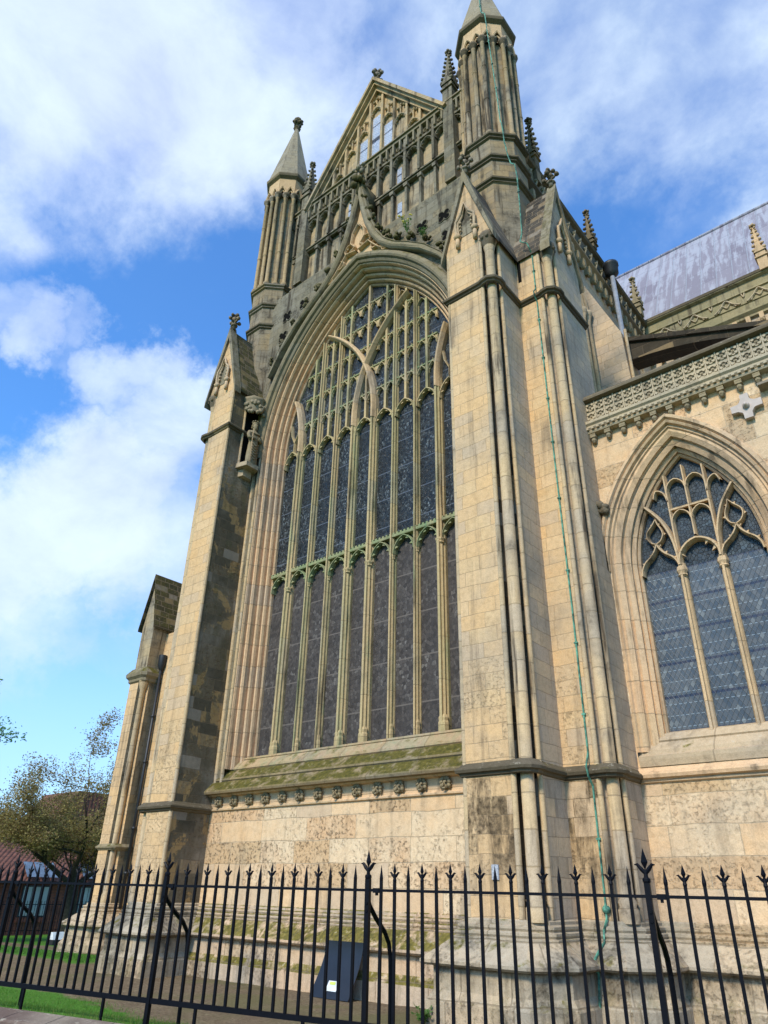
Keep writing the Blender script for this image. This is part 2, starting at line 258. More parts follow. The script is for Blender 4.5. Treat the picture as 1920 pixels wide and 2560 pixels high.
# stained glass
def glass_old(name,base,cell,sc,light,lines=.78,z0=0.,mesh=False):
    m,t,b=newmat(name); N=NT(t); g=N.n('ShaderNodeNewGeometry'); P=g.outputs['Position']; px,py,pz=N.xyz(P)
    v=N.n('ShaderNodeTexVoronoi',feature='F1'); t.links.new(N.vec('MULTIPLY',P,(sc,sc,sc*.8)).outputs[0],v.inputs['Vector']); v.inputs['Scale'].default_value=1; v.inputs['Randomness'].default_value=.9
    e=N.n('ShaderNodeTexVoronoi',feature='DISTANCE_TO_EDGE'); t.links.new(N.vec('MULTIPLY',P,(sc,sc,sc*.8)).outputs[0],e.inputs['Vector']); e.inputs['Scale'].default_value=1; e.inputs['Randomness'].default_value=.9
    r=N.xyz(v.outputs['Color'])
    big=N.noise(P,1.1,5,.6)
    c=N.mix(N.rng(r[0],.0,1),base,cell)
    c=N.mix(N.math('MULTIPLY',N.rng(r[1],.55,.98),N.rng(big,.40,.62)),c,light)
    c=N.mix(N.rng(e.outputs['Distance'],.06,.02),c,(.016,.016,.018))
    hl=N.math('ABSOLUTE',N.math('SUBTRACT',N.math('FRACT',N.math('DIVIDE',N.math('SUBTRACT',pz,z0),lines)),.5))
    c=N.mix(N.math('MULTIPLY',N.rng(hl,.482,.487),.9),c,(.15,.125,.105) if mesh else (.10,.115,.14))
    t.links.new(c,b.inputs['Base Color'])
    ro=N.rng(r[2],0,1,.28,.6); 
    if mesh:
        wv=N.math('MULTIPLY',N.math('SINE',N.math('MULTIPLY',px,260)),N.math('SINE',N.math('MULTIPLY',pz,260)))
        c2=N.mix(N.rng(wv,0,.6),c,(.085,.07,.06)); t.links.new(c2,b.inputs['Base Color']); b.inputs['Roughness'].default_value=.75; b.inputs['Specular IOR Level'].default_value=.25
    else:
        t.links.new(ro,b.inputs['Roughness']); b.inputs['Specular IOR Level'].default_value=.22
    h=N.math('ADD',N.math('MULTIPLY',N.xyz(v.outputs['Position'])[0],0),N.math('ADD',r[0],N.math('MULTIPLY',N.rng(e.outputs['Distance'],0,.08),.6)))
    t.links.new(N.bump(h,.5,.006 if mesh else .02),b.inputs['Normal'])
    return m
M['glass']=glass_old('old_leaded_glass',(.006,.008,.010),(.028,.034,.036),21,(.13,.15,.155))
M['glassm']=glass_old('meshed_leaded_glass',(.014,.012,.011),(.070,.058,.050),15,(.17,.15,.13),lines=.98,z0=.12,mesh=True)
def glass_diamond(name,c1,c2,s=.085,lead=(.042,.049,.055),bars=.57,z0=4.05):
    m,t,b=newmat(name); N=NT(t); g=N.n('ShaderNodeNewGeometry'); P=g.outputs['Position']; px,py,pz=N.xyz(P)
    a=N.math('DIVIDE',N.math('ADD',px,N.math('MULTIPLY',pz,.62)),s); c=N.math('DIVIDE',N.math('SUBTRACT',px,N.math('MULTIPLY',pz,.62)),s)
    fa=N.math('ABSOLUTE',N.math('SUBTRACT',N.math('FRACT',a),.5)); fc=N.math('ABSOLUTE',N.math('SUBTRACT',N.math('FRACT',c),.5))
    ed=N.math('MAXIMUM',fa,fc)
    wn_=N.n('ShaderNodeTexWhiteNoise',noise_dimensions='2D'); t.links.new(N.comb(N.math('FLOOR',a),N.math('FLOOR',c),0),wn_.inputs['Vector'])
    big=N.noise(P,.9,4,.6)
    rv=wn_.outputs['Value']
    cc=N.mix(N.math('ADD',N.math('MULTIPLY',rv,.45),N.math('MULTIPLY',N.rng(big,.35,.65),.55)),c1,c2)
    cc=N.mix(N.math('MULTIPLY',N.rng(rv,.93,.97),.35),cc,(.22,.25,.25))
    cc=N.mix(N.rng(ed,.455,.475),cc,lead)
    hb=N.math('ABSOLUTE',N.math('SUBTRACT',N.math('FRACT',N.math('DIVIDE',N.math('SUBTRACT',pz,z0),bars)),.5))
    dash=N.math('FRACT',N.math('MULTIPLY',px,11.8))
    hb2=N.math('ABSOLUTE',N.math('SUBTRACT',N.math('FRACT',N.math('DIVIDE',N.math('SUBTRACT',pz,z0+.07),bars/3)),.5))
    cc=N.mix(N.math('MULTIPLY',N.math('MULTIPLY',N.rng(hb2,.468,.480),N.rng(dash,.38,.44)),N.rng(hb,.40,.38)),cc,(.22,.27,.30))
    cc=N.mix(N.rng(hb,.455,.468),cc,(.025,.03,.05))
    t.links.new(cc,b.inputs['Base Color']); t.links.new(N.rng(rv,0,1,.18,.5),b.inputs['Roughness']); b.inputs['Specular IOR Level'].default_value=.4
    t.links.new(N.bump(N.math('ADD',rv,N.rng(ed,.43,.5)),.4,.008),b.inputs['Normal'])
    return m
M['glassa']=glass_diamond('diamond_leaded_glass',(.050,.058,.064),(.092,.105,.115))
M['glasst']=glass_old('patterned_leaded_glass',(.020,.028,.034),(.045,.056,.064),19,(.08,.11,.13),lines=50)
M['glassg']=glass_diamond('gable_quarry_glass',(.28,.31,.38),(.42,.45,.52),.085,(.16,.17,.20),.9,23.9)
# lead roof: vertical rolls with purple sheets and white run-off
def leadmat():
    m,t,b=newmat('lead_roof'); N=NT(t); g=N.n('ShaderNodeNewGeometry'); P=g.outputs['Position']; px,py,pz=N.xyz(P)
    a=N.math('DIVIDE',px,.58); fa=N.math('ABSOLUTE',N.math('SUBTRACT',N.math('FRACT',a),.5)); ia=N.math('FLOOR',a)
    w=N.n('ShaderNodeTexWhiteNoise',noise_dimensions='1D'); t.links.new(ia,w.inputs['W'])
    off=N.math('MULTIPLY',w.outputs['Value'],1.9); zz=N.math('DIVIDE',N.math('ADD',pz,off),1.75); fz=N.math('ABSOLUTE',N.math('SUBTRACT',N.math('FRACT',zz),.5))
    w2=N.n('ShaderNodeTexWhiteNoise',noise_dimensions='2D'); t.links.new(N.comb(ia,N.math('FLOOR',zz),0),w2.inputs['Vector'])
    st=N.noise(N.vec('MULTIPLY',P,(3.2,.5,.25)).outputs[0],1.5,7,.65,.2); n2=N.noise(P,1.4,6,.65)
    c=N.mix(w2.outputs['Value'],(.155,.135,.16),(.225,.205,.23))
    top=N.rng(pz,21,28,0,.12)
    c=N.mix(N.rng(N.math('ADD',N.math('ADD',st,N.math('MULTIPLY',N.math('SUBTRACT',n2,.5),.4)),top),.50,.66,0,.85,True),c,(.31,.31,.34))
    c=N.mix(N.math('MULTIPLY',N.rng(fa,.455,.47),.7),c,(.36,.37,.40)); c=N.mix(N.math('MULTIPLY',N.rng(fa,.49,.497),.7),c,(.16,.15,.18))
    c=N.mix(N.math('MULTIPLY',N.rng(fz,.480,.488),.5),c,(.14,.13,.15))
    t.links.new(c,b.inputs['Base Color']); b.inputs['Roughness'].default_value=.7
    t.links.new(N.bump(N.rng(fa,.44,.5),.6,.05),b.inputs['Normal']); return m
M['lead']=leadmat()
def brickmat():
    m,t,b=newmat('red_brick'); N=NT(t); g=N.n('ShaderNodeNewGeometry'); P=g.outputs['Position']; px,py,pz=N.xyz(P)
    bt=N.n('ShaderNodeTexBrick'); t.links.new(N.comb(N.math('ADD',px,py),pz,0),bt.inputs['Vector']); bt.inputs['Scale'].default_value=1
    bt.inputs['Brick Width'].default_value=.225; bt.inputs['Row Height'].default_value=.075; bt.inputs['Mortar Size'].default_value=.008
    bt.inputs['Color1'].default_value=(.16,.035,.018,1); bt.inputs['Color2'].default_value=(.28,.075,.035,1); bt.inputs['Mortar'].default_value=(.12,.07,.05,1)
    n=N.noise(P,.8,5); t.links.new(N.mix(N.rng(n,.35,.7),bt.outputs[0],(.12,.04,.025)),b.inputs['Base Color']); b.inputs['Roughness'].default_value=.9; return m
M['brick']=brickmat()
def tilemat():
    m,t,b=newmat('clay_pantiles'); N=NT(t); g=N.n('ShaderNodeNewGeometry'); P=g.outputs['Position']; px,py,pz=N.xyz(P)
    a=N.math('FRACT',N.math('MULTIPLY',N.math('ADD',px,py),4.2)); c=N.math('FRACT',N.math('MULTIPLY',pz,4.8)); n=N.noise(P,3.5,6,.7)
    cc=N.mix(N.rng(n,.3,.7),(.10,.035,.022),(.23,.09,.055)); cc=N.mix(N.rng(c,.2,0),cc,(.07,.03,.02)); cc=N.mix(N.math('MULTIPLY',N.rng(a,.25,0),.7),cc,(.08,.035,.02))
    t.links.new(cc,b.inputs['Base Color']); b.inputs['Roughness'].default_value=.9; t.links.new(N.bump(N.math('SINE',N.math('MULTIPLY',a,6.28)),.5,.04),b.inputs['Normal']); return m
M['tile']=tilemat()
# ------------------------------------------------------------ mesh builder
class MB:
    def __init__(s): s.v=[];s.f=[];s.mi=[];s.sm=[];s.m=0;s.smooth=False;s.X=None
    def pt(s,p):
        p=Vector(p); s.v.append(s.X@p if s.X else p); return len(s.v)-1
    def face(s,idx): s.f.append(list(idx)); s.mi.append(s.m); s.sm.append(s.smooth)
    def poly(s,pts): s.face([s.pt(p) for p in pts]); return s
    def grid(s,rows,closeu=False,closev=False):
        I=[[s.pt(p) for p in r] for r in rows]; nr=len(I); nc=len(I[0])
        for i in range(nr if closeu else nr-1):
            for j in range(nc if closev else nc-1):
                s.face((I[i][j],I[i][(j+1)%nc],I[(i+1)%nr][(j+1)%nc],I[(i+1)%nr][j]))
        return s
    def box(s,x0,x1,y0,y1,z0,z1):
        a=[s.pt(p) for p in ((x0,y0,z0),(x1,y0,z0),(x1,y1,z0),(x0,y1,z0),(x0,y0,z1),(x1,y0,z1),(x1,y1,z1),(x0,y1,z1))]
        for f in ((3,2,1,0),(4,5,6,7),(0,1,5,4),(1,2,6,5),(2,3,7,6),(3,0,4,7)): s.face([a[i] for i in f])
        return s
    def extrude(s,pts,vec,cap=True):      # polygon (3D) extruded by vec
        vec=Vector(vec); a=[s.pt(p) for p in pts]; b=[s.pt(Vector(p)+vec) for p in pts]; n=len(a)
        if cap: s.face(a[::-1]); s.face(b)
        for i in range(n): s.face((a[i],a[(i+1)%n],b[(i+1)%n],b[i]))
        return s
    def tube(s,pts,r,n=8,cap=True,flat=None):
        pts=[Vector(p) for p in pts]; rr=r if isinstance(r,(list,tuple)) else [r]*len(pts); rings=[]; prev=None
        for i,p in enumerate(pts):
            d=(pts[min(i+1,len(pts)-1)]-pts[max(i-1,0)]).normalized()
            a=prev if prev else (Vector((0,0,1)) if abs(d.z)<.9 else Vector((0,1,0)))
            e1=(a-d*a.dot(d)).normalized(); prev=e1; e2=d.cross(e1)
            rings.append([s.pt(p+e1*rr[i]*cos(2*PI*k/n+PI/n)+e2*rr[i]*sin(2*PI*k/n+PI/n)) for k in range(n)])
        for i in range(len(rings)-1):
            for k in range(n): s.face((rings[i][k],rings[i][(k+1)%n],rings[i+1][(k+1)%n],rings[i+1][k]))
        if cap: s.face(rings[0][::-1]); s.face(rings[-1])
        return s
    def lathe(s,prof,c,n=12,rot=0,a0=0,a1=2*PI):
        cx,cy=c; full=abs(a1-a0-2*PI)<1e-6; m=n if full else n+1
        rows=[[(cx+r*cos(a0+rot+(a1-a0)*k/n),cy+r*sin(a0+rot+(a1-a0)*k/n),z) for k in range(m)] for r,z in prof]
        s.grid(rows,False,full); return s
    def blob(s,c,r,seed=0,n=6,sq=(1,1,1)):
        q=random.Random(seed); c=Vector(c); rows=[]
        for i in range(n+1):
            th=PI*i/n; row=[]
            for j in range(8):
                k=r*(1+.35*(q.random()-.5)); row.append(c+Vector((k*sin(th)*cos(j*PI/4)*sq[0],k*sin(th)*sin(j*PI/4)*sq[1],k*cos(th)*sq[2])))
            rows.append(row)
        s.grid(rows,False,True); return s
    def build(s,name,mats,parent=None):
        me=bpy.data.meshes.new(name); me.from_pydata([tuple(v) for v in s.v],[],s.f)
        if not isinstance(mats,(list,tuple)): mats=[mats]
        for x in mats: me.materials.append(M[x] if isinstance(x,str) else x)
        me.polygons.foreach_set('material_index',s.mi); me.polygons.foreach_set('use_smooth',s.sm)
        me.update(); o=bpy.data.objects.new(name,me); col.objects.link(o)
        if parent: o.parent=parent
        return o
def tag(o,label=None,cat=None,group=None,kind=None):
    if label: o['label']=label
    if cat: o['category']=cat
    if group: o['group']=group
    if kind: o['kind']=kind
    return o
def thing(name,label,cat,group=None,loc=(0,0,0)):
    o=bpy.data.objects.new(name,None); col.objects.link(o); o.location=loc; o.empty_display_size=.3; return tag(o,label,cat,group)
def offs(path,out,closed=False):        # mitred offset of a plan path towards its right-hand side
    n=len(path); r=[]
    for i in range(n):
        p=Vector(path[i])
        def nrm(a,b):
            d=(Vector(b)-Vector(a)).normalized(); return Vector((d.y,-d.x))
        ns=[]
        if i>0 or closed: ns.append(nrm(path[i-1],path[i]))
        if i<n-1 or closed: ns.append(nrm(path[i],path[(i+1)%n]))
        if len(ns)==2:
            b=ns[0]+ns[1]; b=b/max(b.length_squared,.5)*2/1.0 if b.length>1e-6 else ns[0]
            b=(ns[0]+ns[1]).normalized(); k=1/max(b.dot(ns[0]),.45); q=p+b*k*out
        else: q=p+ns[0]*out
        r.append((q.x,q.y))
    return r
def psweep(mb,path,prof,closed=False):   # moulding profile [(out,z)] run along a plan path
    rows=[[(x,y,z) for (x,y) in offs(path,o,closed)] for o,z in prof]
    rows=rows[::-1]
    mb.grid(rows,False,closed); return mb
def mir(path): return [(-x,y) for x,y in path[::-1]]
def arcpts(a,r,zs,d=0,z0=None,cx=0.,n=14):
    """two-centred arch outline offset outwards by d: left foot, up, apex, right foot."""
    xc=r-a; rr=r+d; am=math.acos(xc/rr); L=[]
    if z0 is not None: L.append((-(a+d),z0))
    for i in range(n+1):
        t=am*i/n; L.append((xc-rr*cos(t),zs+rr*sin(t)))
    Rr=[(-x,z) for x,z in L[::-1]][1:]
    return [(cx+x,z) for x,z in L+Rr]
def archsweep(mb,prof,a,r,zs,z0,cx=0.,n=14):
    mb.grid([[(x,y,z) for x,z in arcpts(a,r,zs,d,z0,cx,n)] for d,y in prof]); return mb
def bar2(mb,pts,w,y0,y1,nib=0.):        # flat strip of tracery following (x,z) points, from front y0 to back y1
    P=[Vector(p) for p in pts]; n=len(P); Lf=[];Rf=[]
    for i in range(n):
        d=(P[min(i+1,n-1)]-P[max(i-1,0)]).normalized(); q=Vector((-d.y,d.x)); Lf.append(P[i]+q*w/2); Rf.append(P[i]-q*w/2)
    rows=[[(p.x,y1,p.y) for p in Lf],[(p.x,y0+(y1-y0)*.45,p.y) for p in Lf],[((l.x*.68+r_.x*.32),y0,(l.y*.68+r_.y*.32)) for l,r_ in zip(Lf,Rf)],
          [((l.x*.32+r_.x*.68),y0,(l.y*.32+r_.y*.68)) for l,r_ in zip(Lf,Rf)],[(p.x,y0+(y1-y0)*.45,p.y) for p in Rf],[(p.x,y1,p.y) for p in Rf]]
    if nib: rows.insert(3,[((l.x+r_.x)/2,y0-nib,(l.y+r_.y)/2) for l,r_ in zip(Lf,Rf)])
    mb.grid(rows); return mb
def head(mb,x0,x1,zs,zt,w,y0,y1,cusps=True,n=6):   # small pointed, cusped light head
    cx=(x0+x1)/2; a=(x1-x0)/2; h=zt-zs; r=(a*a+h*h)/(2*a)
    bar2(mb,arcpts(a,r,zs,0,None,cx,n),w,y0,y1)
    if cusps:
        for s in (-1,1):
            for (f,l) in ((.32,.34),(.72,.3)):
                am=math.acos((r-a)/r); t=am*f; px=cx+s*(-(r-a)+r*cos(t)); pz=zs+r*sin(t)
                mb.extrude([(px,y0+.03,pz+.05*a*3),(px-s*a*l,y0+.03,pz-.02),(px,y0+.03,pz-.05*a*3)],(0,.05,0))
# ============================================================ THE CHURCH
church=thing('minster_church','great weathered limestone church with tall traceried east window between gabled buttresses and spired turrets','church')
YA,YW,YB,YC=.07,1.15,1.17,2.14
PLINTH=[(.44,-.9),(.44,.27),(.36,.40),(.36,.68),(.46,.69),(.50,.72),(.50,.76),(.17,1.02),(.17,1.05),(.12,1.06),(.14,1.09),(.14,1.12),(.08,1.14),(.10,1.17),(.10,1.20),(.03,1.22),(.03,1.26),(0,1.28)]
def STR(z,s=1.): return [(0,z-.16*s),(.04*s,z-.14*s),(.05*s,z-.10*s),(.10*s,z-.08*s),(.115*s,z-.03*s),(.10*s,z+.0*s),(.05*s,z+.03*s),(0,z+.09*s)]
# ---- lower east wall
def wall_lower():
    mb=MB(); x0,x1=-3.885,3.885
    mb.poly([(x0,YW,1.26),(x1,YW,1.26),(x1,YW,3.16),(x0,YW,3.16)])
    mb.build('east_wall','low',church)
    mb=MB(); psweep(mb,[(x0,YW),(x1,YW)],PLINTH); mb.build('plinth','plinthm',church)
    mb=MB(); psweep(mb,[(x0,YW),(x1,YW)],[(0,3.12),(.045,3.14),(.05,3.17),(.0,3.2),(0,3.42),(.10,3.44),(.13,3.47)]); mb.build('frieze','mould',church)
    o=None
    sill=MB(); prof=[(.13,3.47),(.24,3.48),(.26,3.52),(.25,3.55),(.03,3.76),(.0,3.76),(.03,3.79),(.02,3.83),(-.17,4.02),(-.20,4.02),(-.17,4.05),(-.18,4.09),(-.36,4.27),(-.38,4.27),(-.36,4.29),(-.37,4.33)]
    psweep(sill,[(x0,YW),(x1,YW)],prof[:9]); sill.build('mossy_ledge','sill',church)
    sill=MB(); psweep(sill,[(x0,YW),(x1,YW)],prof[8:]); sill.build('window_sill','sill3',church)
wall_lower()
# carved grotesque heads under the sill
for i in range(13):
    x=-3.57+.532*i; mb=MB(); mb.smooth=True; q=random.Random(i+5); z=3.30
    mb.blob((x,YW-.04,z),.082,i,7,(.8,.8,1.1))
    mb.blob((x,YW-.125,z-.02),.032,i+50,4,(.7,1,1.3)); mb.blob((x-.04,YW-.11,z+.035),.022,i+60,4); mb.blob((x+.04,YW-.11,z+.035),.022,i+70,4)
    mb.blob((x,YW-.105,z-.07),.04,i+80,4,(1.1,.8,.6))
    for k in range(7):
        a=PI*k/6*1.3-.45; mb.blob((x+.09*cos(a),YW-.05,z+.02+.095*sin(a)),.032+.014*q.random(),i*9+k,4)
    for s in(-1,1): mb.blob((x+s*.085,YW-.04,z-.03),.035,i*3+s,4,(.7,1,1.6))
    mb.build('carved_head','carve',church)
# ---- great east window
EA,ER,EZ=3.14,5.66,12.72
AX=ER-EA
def zin(x,d=0.): 
    xx=AX+abs(x); return EZ+math.sqrt(max(0,(ER+d)**2-xx*xx)) 
ewin=MB(); ewin.box(0,0,0,0,0,0) if False else None
tb=MB()
mb=MB()
prof=[(0,1.86),(0,1.70),(.025,1.66),(.05,1.68),(.07,1.74),(.09,1.74),(.085,1.62),(.10,1.57),(.13,1.55),(.155,1.57),(.175,1.64),(.195,1.64),(.19,1.52),(.20,1.46),(.235,1.43),(.265,1.46),(.285,1.52),(.305,1.50),(.30,1.38),(.295,1.33),(.32,1.28),(.35,1.27),(.375,1.32),(.39,1.30),(.385,1.20),(.40,1.15),(.42,1.15)]
archsweep(mb,prof,EA,ER,EZ,4.05,0,24)
ew=mb.build('east_window','mould',church)
# mullions
MX=[-3.132+.696*i for i in range(10)]
YF,YG=1.58,1.80
for i in range(1,9):
    x=MX[i]; big=i in(1,4,5,8); w=.18 if big else .118; yf=YF-.05 if big else YF
    zt=zin(x) if not big else 13.0
    mb=MB()
    def mull(z0,z1,w,yf):
        for a,b in ((z0,z1),):
            pl=[(-w/2,YG),(-w/2,yf+.16),(-w*.36,yf+.13),(-w*.38,yf+.08),(-w*.18,yf+.05),(-w*.16,yf),(w*.16,yf),(w*.18,yf+.05),(w*.38,yf+.08),(w*.36,yf+.13),(w/2,yf+.16),(w/2,YG)]
            mb.grid([[(x+u,y,a) for u,y in pl],[(x+u,y,b) for u,y in pl]][::-1])
    mull(4.2,8.93,w,yf); mull(8.93,zt,w,yf)
    mb.lathe([(.0,4.3),(w*.62,4.3),(w*.62,4.50),(w*.54,4.54),(w*.58,4.60),(w*.40,4.66)],(x,yf+.10),8)
    mb.lathe([(w*.36,8.36),(w*.56,8.39),(w*.5,8.42),(w*.62,8.47),(w*.62,8.50),(w*.3,8.52)],(x,yf+.10),8)
    mb.build('mullion','trac',ew)
# transom with light heads below
mb=MB(); mb.box(-EA,EA,YF+.03,YG,8.93,9.0); 
for k in range(58):
    xx=-EA+.108*k; mb.box(xx+.01,xx+.065,YF+.03,YF+.09,9.0,9.045)
for i in range(9):
    head(mb,MX[i]+.05,MX[i+1]-.05,8.5,8.92,.05,YF+.03,YG-.03)
    for s,xx in ((1,MX[i]+.07),(-1,MX[i+1]-.07)):    # solid haunches
        mb.extrude([(xx,YF+.14,8.74),(xx+s*.12,YF+.14,8.93),(xx-s*.06,YF+.14,8.93),(xx-s*.06,YF+.14,8.6)],(0,.1,0))
mb.build('transom','tracg',ew)
# head tracery
def inside(x,z,d=-.05): 
    if abs(x)>EA+d: return False
    return z<=EZ or (AX+abs(x))**2+(z-EZ)**2<=(ER+d)**2
mb=MB()
for i in range(9):
    if i in(0,8): head(mb,MX[i]+.06,MX[i+1]-.06,12.35,12.86,.07,YF+.03,YG-.02)
    else: head(mb,MX[i]+.05,MX[i+1]-.05,12.42,12.86,.07,YF+.03,YG-.02)
mb.build('light_heads','trac',ew)
ARC_R,AZ0=4.4,12.95
def arcx(x0,s,z):   # x of the great intersecting arcs at height z
    return x0+s*(ARC_R-math.sqrt(max(0,ARC_R**2-(z-AZ0)**2)))
for i,s in ((5,-1),(4,1),(1,-1),(8,1)):
    pts=[];z=12.7
    while z<17.6:
        x=arcx(MX[i],s,max(z,AZ0)); 
        if not inside(x,z,.04): break
        pts.append((x,z)); z+=.12
    mb=MB(); bar2(mb,pts,.15,YF-.06,YG-.04,.02); mb.build('tracery_arc','tracw',ew)
sub=MB(); tr5={}; rows=[13.72,14.58,15.44,16.30,17.1]
for i in range(9):
    xa,xb=MX[i],MX[i+1]; xm=(xa+xb)/2
    # half mullion
    top=zin(xm); sub.box(xm-.035,xm+.035,YF+.08,YG,12.86,top) if i not in (0,8) else None
    for h,(u,v) in enumerate(((xa,xm),(xm,xb))):
        for k,z in enumerate(rows):
            c=(u+v)/2
            if i in(0,8): continue
            if not inside(c,z,-.02): 
                # last small head fits under the arch
                zt=zin(c)-.12
                if k>0 and zt-rows[k-1]>.28 or (k==0 and zt>13.2): head(sub,u+.02,v-.02,zt-.3,zt,.035,YF+.10,YG,False,4)
                break
            head(sub,u+.02,v-.02,z-.34,z-.02,.055,YF+.09,YG,True,4)
            for s_,x_ in ((1,u),(-1,v)): sub.extrude([(x_,YF+.13,z-.26),(x_+s_*.10,YF+.13,z-.03),(x_,YF+.13,z-.03)],(0,.1,0))
            bar2(sub,[(c,z),(c,z+.10)],.0 or .02,YF+.12,YG)
            sub2=tr5.setdefault(k,MB()); sub2.box(u,v,YF+.10,YG,z-.025,z+.005)
            for e in range(3): sub2.box(u+.04+e*.11,u+.09+e*.11,YF+.10,YF+.13,z+.005,z+.022)
            # Y shaped foot of the panel above
            if i in (4,): pass
# outer lights: Y tracery
for s in(-1,1):
    xc=s*(3.132-.35); bar2(sub,[(xc,12.86),(xc,13.2),(xc-.14,13.5),(xc-.2,13.9)],.05,YF+.08,YG); bar2(sub,[(xc,13.2),(xc+s*.0+.12,13.45),(xc+.14,13.7)],.05,YF+.08,YG)
sub.build('panel_tracery','trac',ew); [t_.build('upper_transom','tracg',ew) for t_ in tr5.values()]
# glass
mb=MB(); pts=[p for p in arcpts(EA+.03,ER+.03,EZ,0,9.0,0,16)]; mb.poly([(x,1.765,z) for x,z in pts[::-1]][::-1]); mb.build('stained_glass','glass',ew)
mb=MB(); mb.poly([(-EA,1.765,4.1),(EA,1.765,4.1),(EA,1.765,9.0),(-EA,1.765,9.0)]); mb.build('meshed_glass','glassm',ew)
# iron saddle bars along each light as ledges catch light
# spandrel wall round the arch and narrow side strips
mb=MB(); TOP=19.12
for s in(-1,1):
    mb.poly([(s*3.56,YW,3.47),(s*3.885,YW,3.47),(s*3.885,YW,EZ),(s*3.56,YW,EZ)][::s])
P=arcpts(EA,ER,EZ,.42,None,0,24); 
for (xa,za),(xb,zb) in zip(P,P[1:]): mb.poly([(xa,YW,za),(xb,YW,zb),(xb,YW,TOP),(xa,YW,TOP)])
for s in(-1,1): mb.poly([(s*3.56,YW,EZ),(s*4.1,YW,EZ),(s*4.1,YW,TOP),(s*3.56,YW,TOP)][::s])
mb.poly([(-4.1,YW,TOP),(4.1,YW,TOP),(4.1,1.5,19.3),(-4.1,1.5,19.3)])
mb.build('spandrel_wall','grey',church)
# shaft strips beside the jamb
for s in(-1,1):
    for xx,r in ((3.62,.045),(3.84,.05)): mb=MB(); mb.smooth=True; mb.lathe([(r,3.5),(r,14.2 if s<0 else 13.0)],(s*xx,YW-.0),8); mb.build('jamb_shaft','shaft',church)
# hood mould
mb=MB(); prof=[(.42,1.16),(.44,1.10),(.50,1.06),(.53,1.08),(.55,1.00),(.60,.97),(.66,.97),(.72,1.0),(.76,1.06),(.77,1.16)]
pts=[[ (x,y,z) for x,z in arcpts(EA,ER,EZ,d,None,0,26) if True] for d,y in prof]
# stop the hood where it dies against the buttresses
pts=[[ (max(-3.875,min(3.875,x)),y,z) for x,y,z in r] for r in pts]
mb.grid(pts); mb.build('hood_mould','mouldw',church)
# ogee canopy rising from the hood
OG=[(3.55,15.62),(3.05,16.42),(2.50,17.06),(1.95,17.52),(1.45,17.90),(1.02,18.36),(.70,18.92),(.44,19.6),(.25,20.3),(.10,21.0),(.02,21.5)]
mb=MB()
for s in(-1,1):
    P=[Vector(p) for p in OG]; rowsA=[]
    for w,y in ((.15,1.16),(.15,.98),(.11,.93),(.09,.96),(.05,.90),(-.03,.87),(-.08,.90),(-.12,.95),(-.12,1.16)):
        row=[]
        for k,p in enumerate(P):
            d=(P[min(k+1,10)]-P[max(k-1,0)]).normalized(); n=Vector((-d.y,d.x))*-1; f=(.25,.55,.85,1,1,1,1,1,.95,.8,.7)[k]
            q=p+n*w*f; row.append((s*min(3.88,max(q.x,-.02)),y if k>2 else max(y,(.97,.93,.90)[k]),q.y))
        rowsA.append(row)
    mb.grid(rowsA)
mb.build('ogee_hood','mouldw',church)
# panel between hood and ogee with mouchette tracery
mb=MB()
pl=[(s_*x,z) for s_,x,z in [(1,2.0,17.4),(1,1.6,17.7),(1,1.15,18.1),(1,.8,18.55),(1,.5,19.1),(1,.32,19.7),(1,.18,20.3),(1,.03,20.9),(-1,.18,20.3),(-1,.32,19.7),(-1,.5,19.1),(-1,.8,18.55),(-1,1.15,18.1),(-1,1.6,17.7),(-1,2.0,17.4)]]
mb.poly([(x,1.12,z) for x,z in pl]+[(-.9,1.12,17.9),(0,1.12,18.4),(.9,1.12,17.9)])
mb.build('canopy_panel','carvew',church)
mb=MB()
for s in(-1,1):
    bar2(mb,[(s*.05,18.75),(s*.45,18.85),(s*.62,18.6),(s*.9,18.25),(s*1.35,17.92),(s*1.75,17.68)],.06,.98,1.12)
    bar2(mb,[(s*.03,19.9),(s*.22,19.6),(s*.28,19.2),(s*.1,18.95),(s*.32,18.8)],.06,.98,1.12)
    for (cx_,cz,r_) in ((.33,19.0,.2),(.7,18.55,.16),(1.1,18.15,.12)):
        bar2(mb,[(s*cx_+r_*cos(a),cz+r_*sin(a)) for a in [2*PI*k/10 for k in range(11)]],.045,1.0,1.12)
        for k in range(4):
            a=PI/4+PI/2*k; mb.blob((s*cx_+r_*.75*cos(a),1.06,cz+r_*.75*sin(a)),.035,k,4)
mb.build('canopy_tracery','carvew',church)
mb=MB()
for s in(-1,1):
    for (cx_,cz,r_) in ((.33,19.0,.10),(.7,18.55,.07),(1.3,17.97,.06)): mb.lathe([(0.001,0),(r_,0)],(0,0),8) if False else mb.poly([(s*cx_+r_*cos(k*PI/4),1.112,cz+r_*sin(k*PI/4)) for k in range(8)])
mb.build('canopy_piercing','void',church)
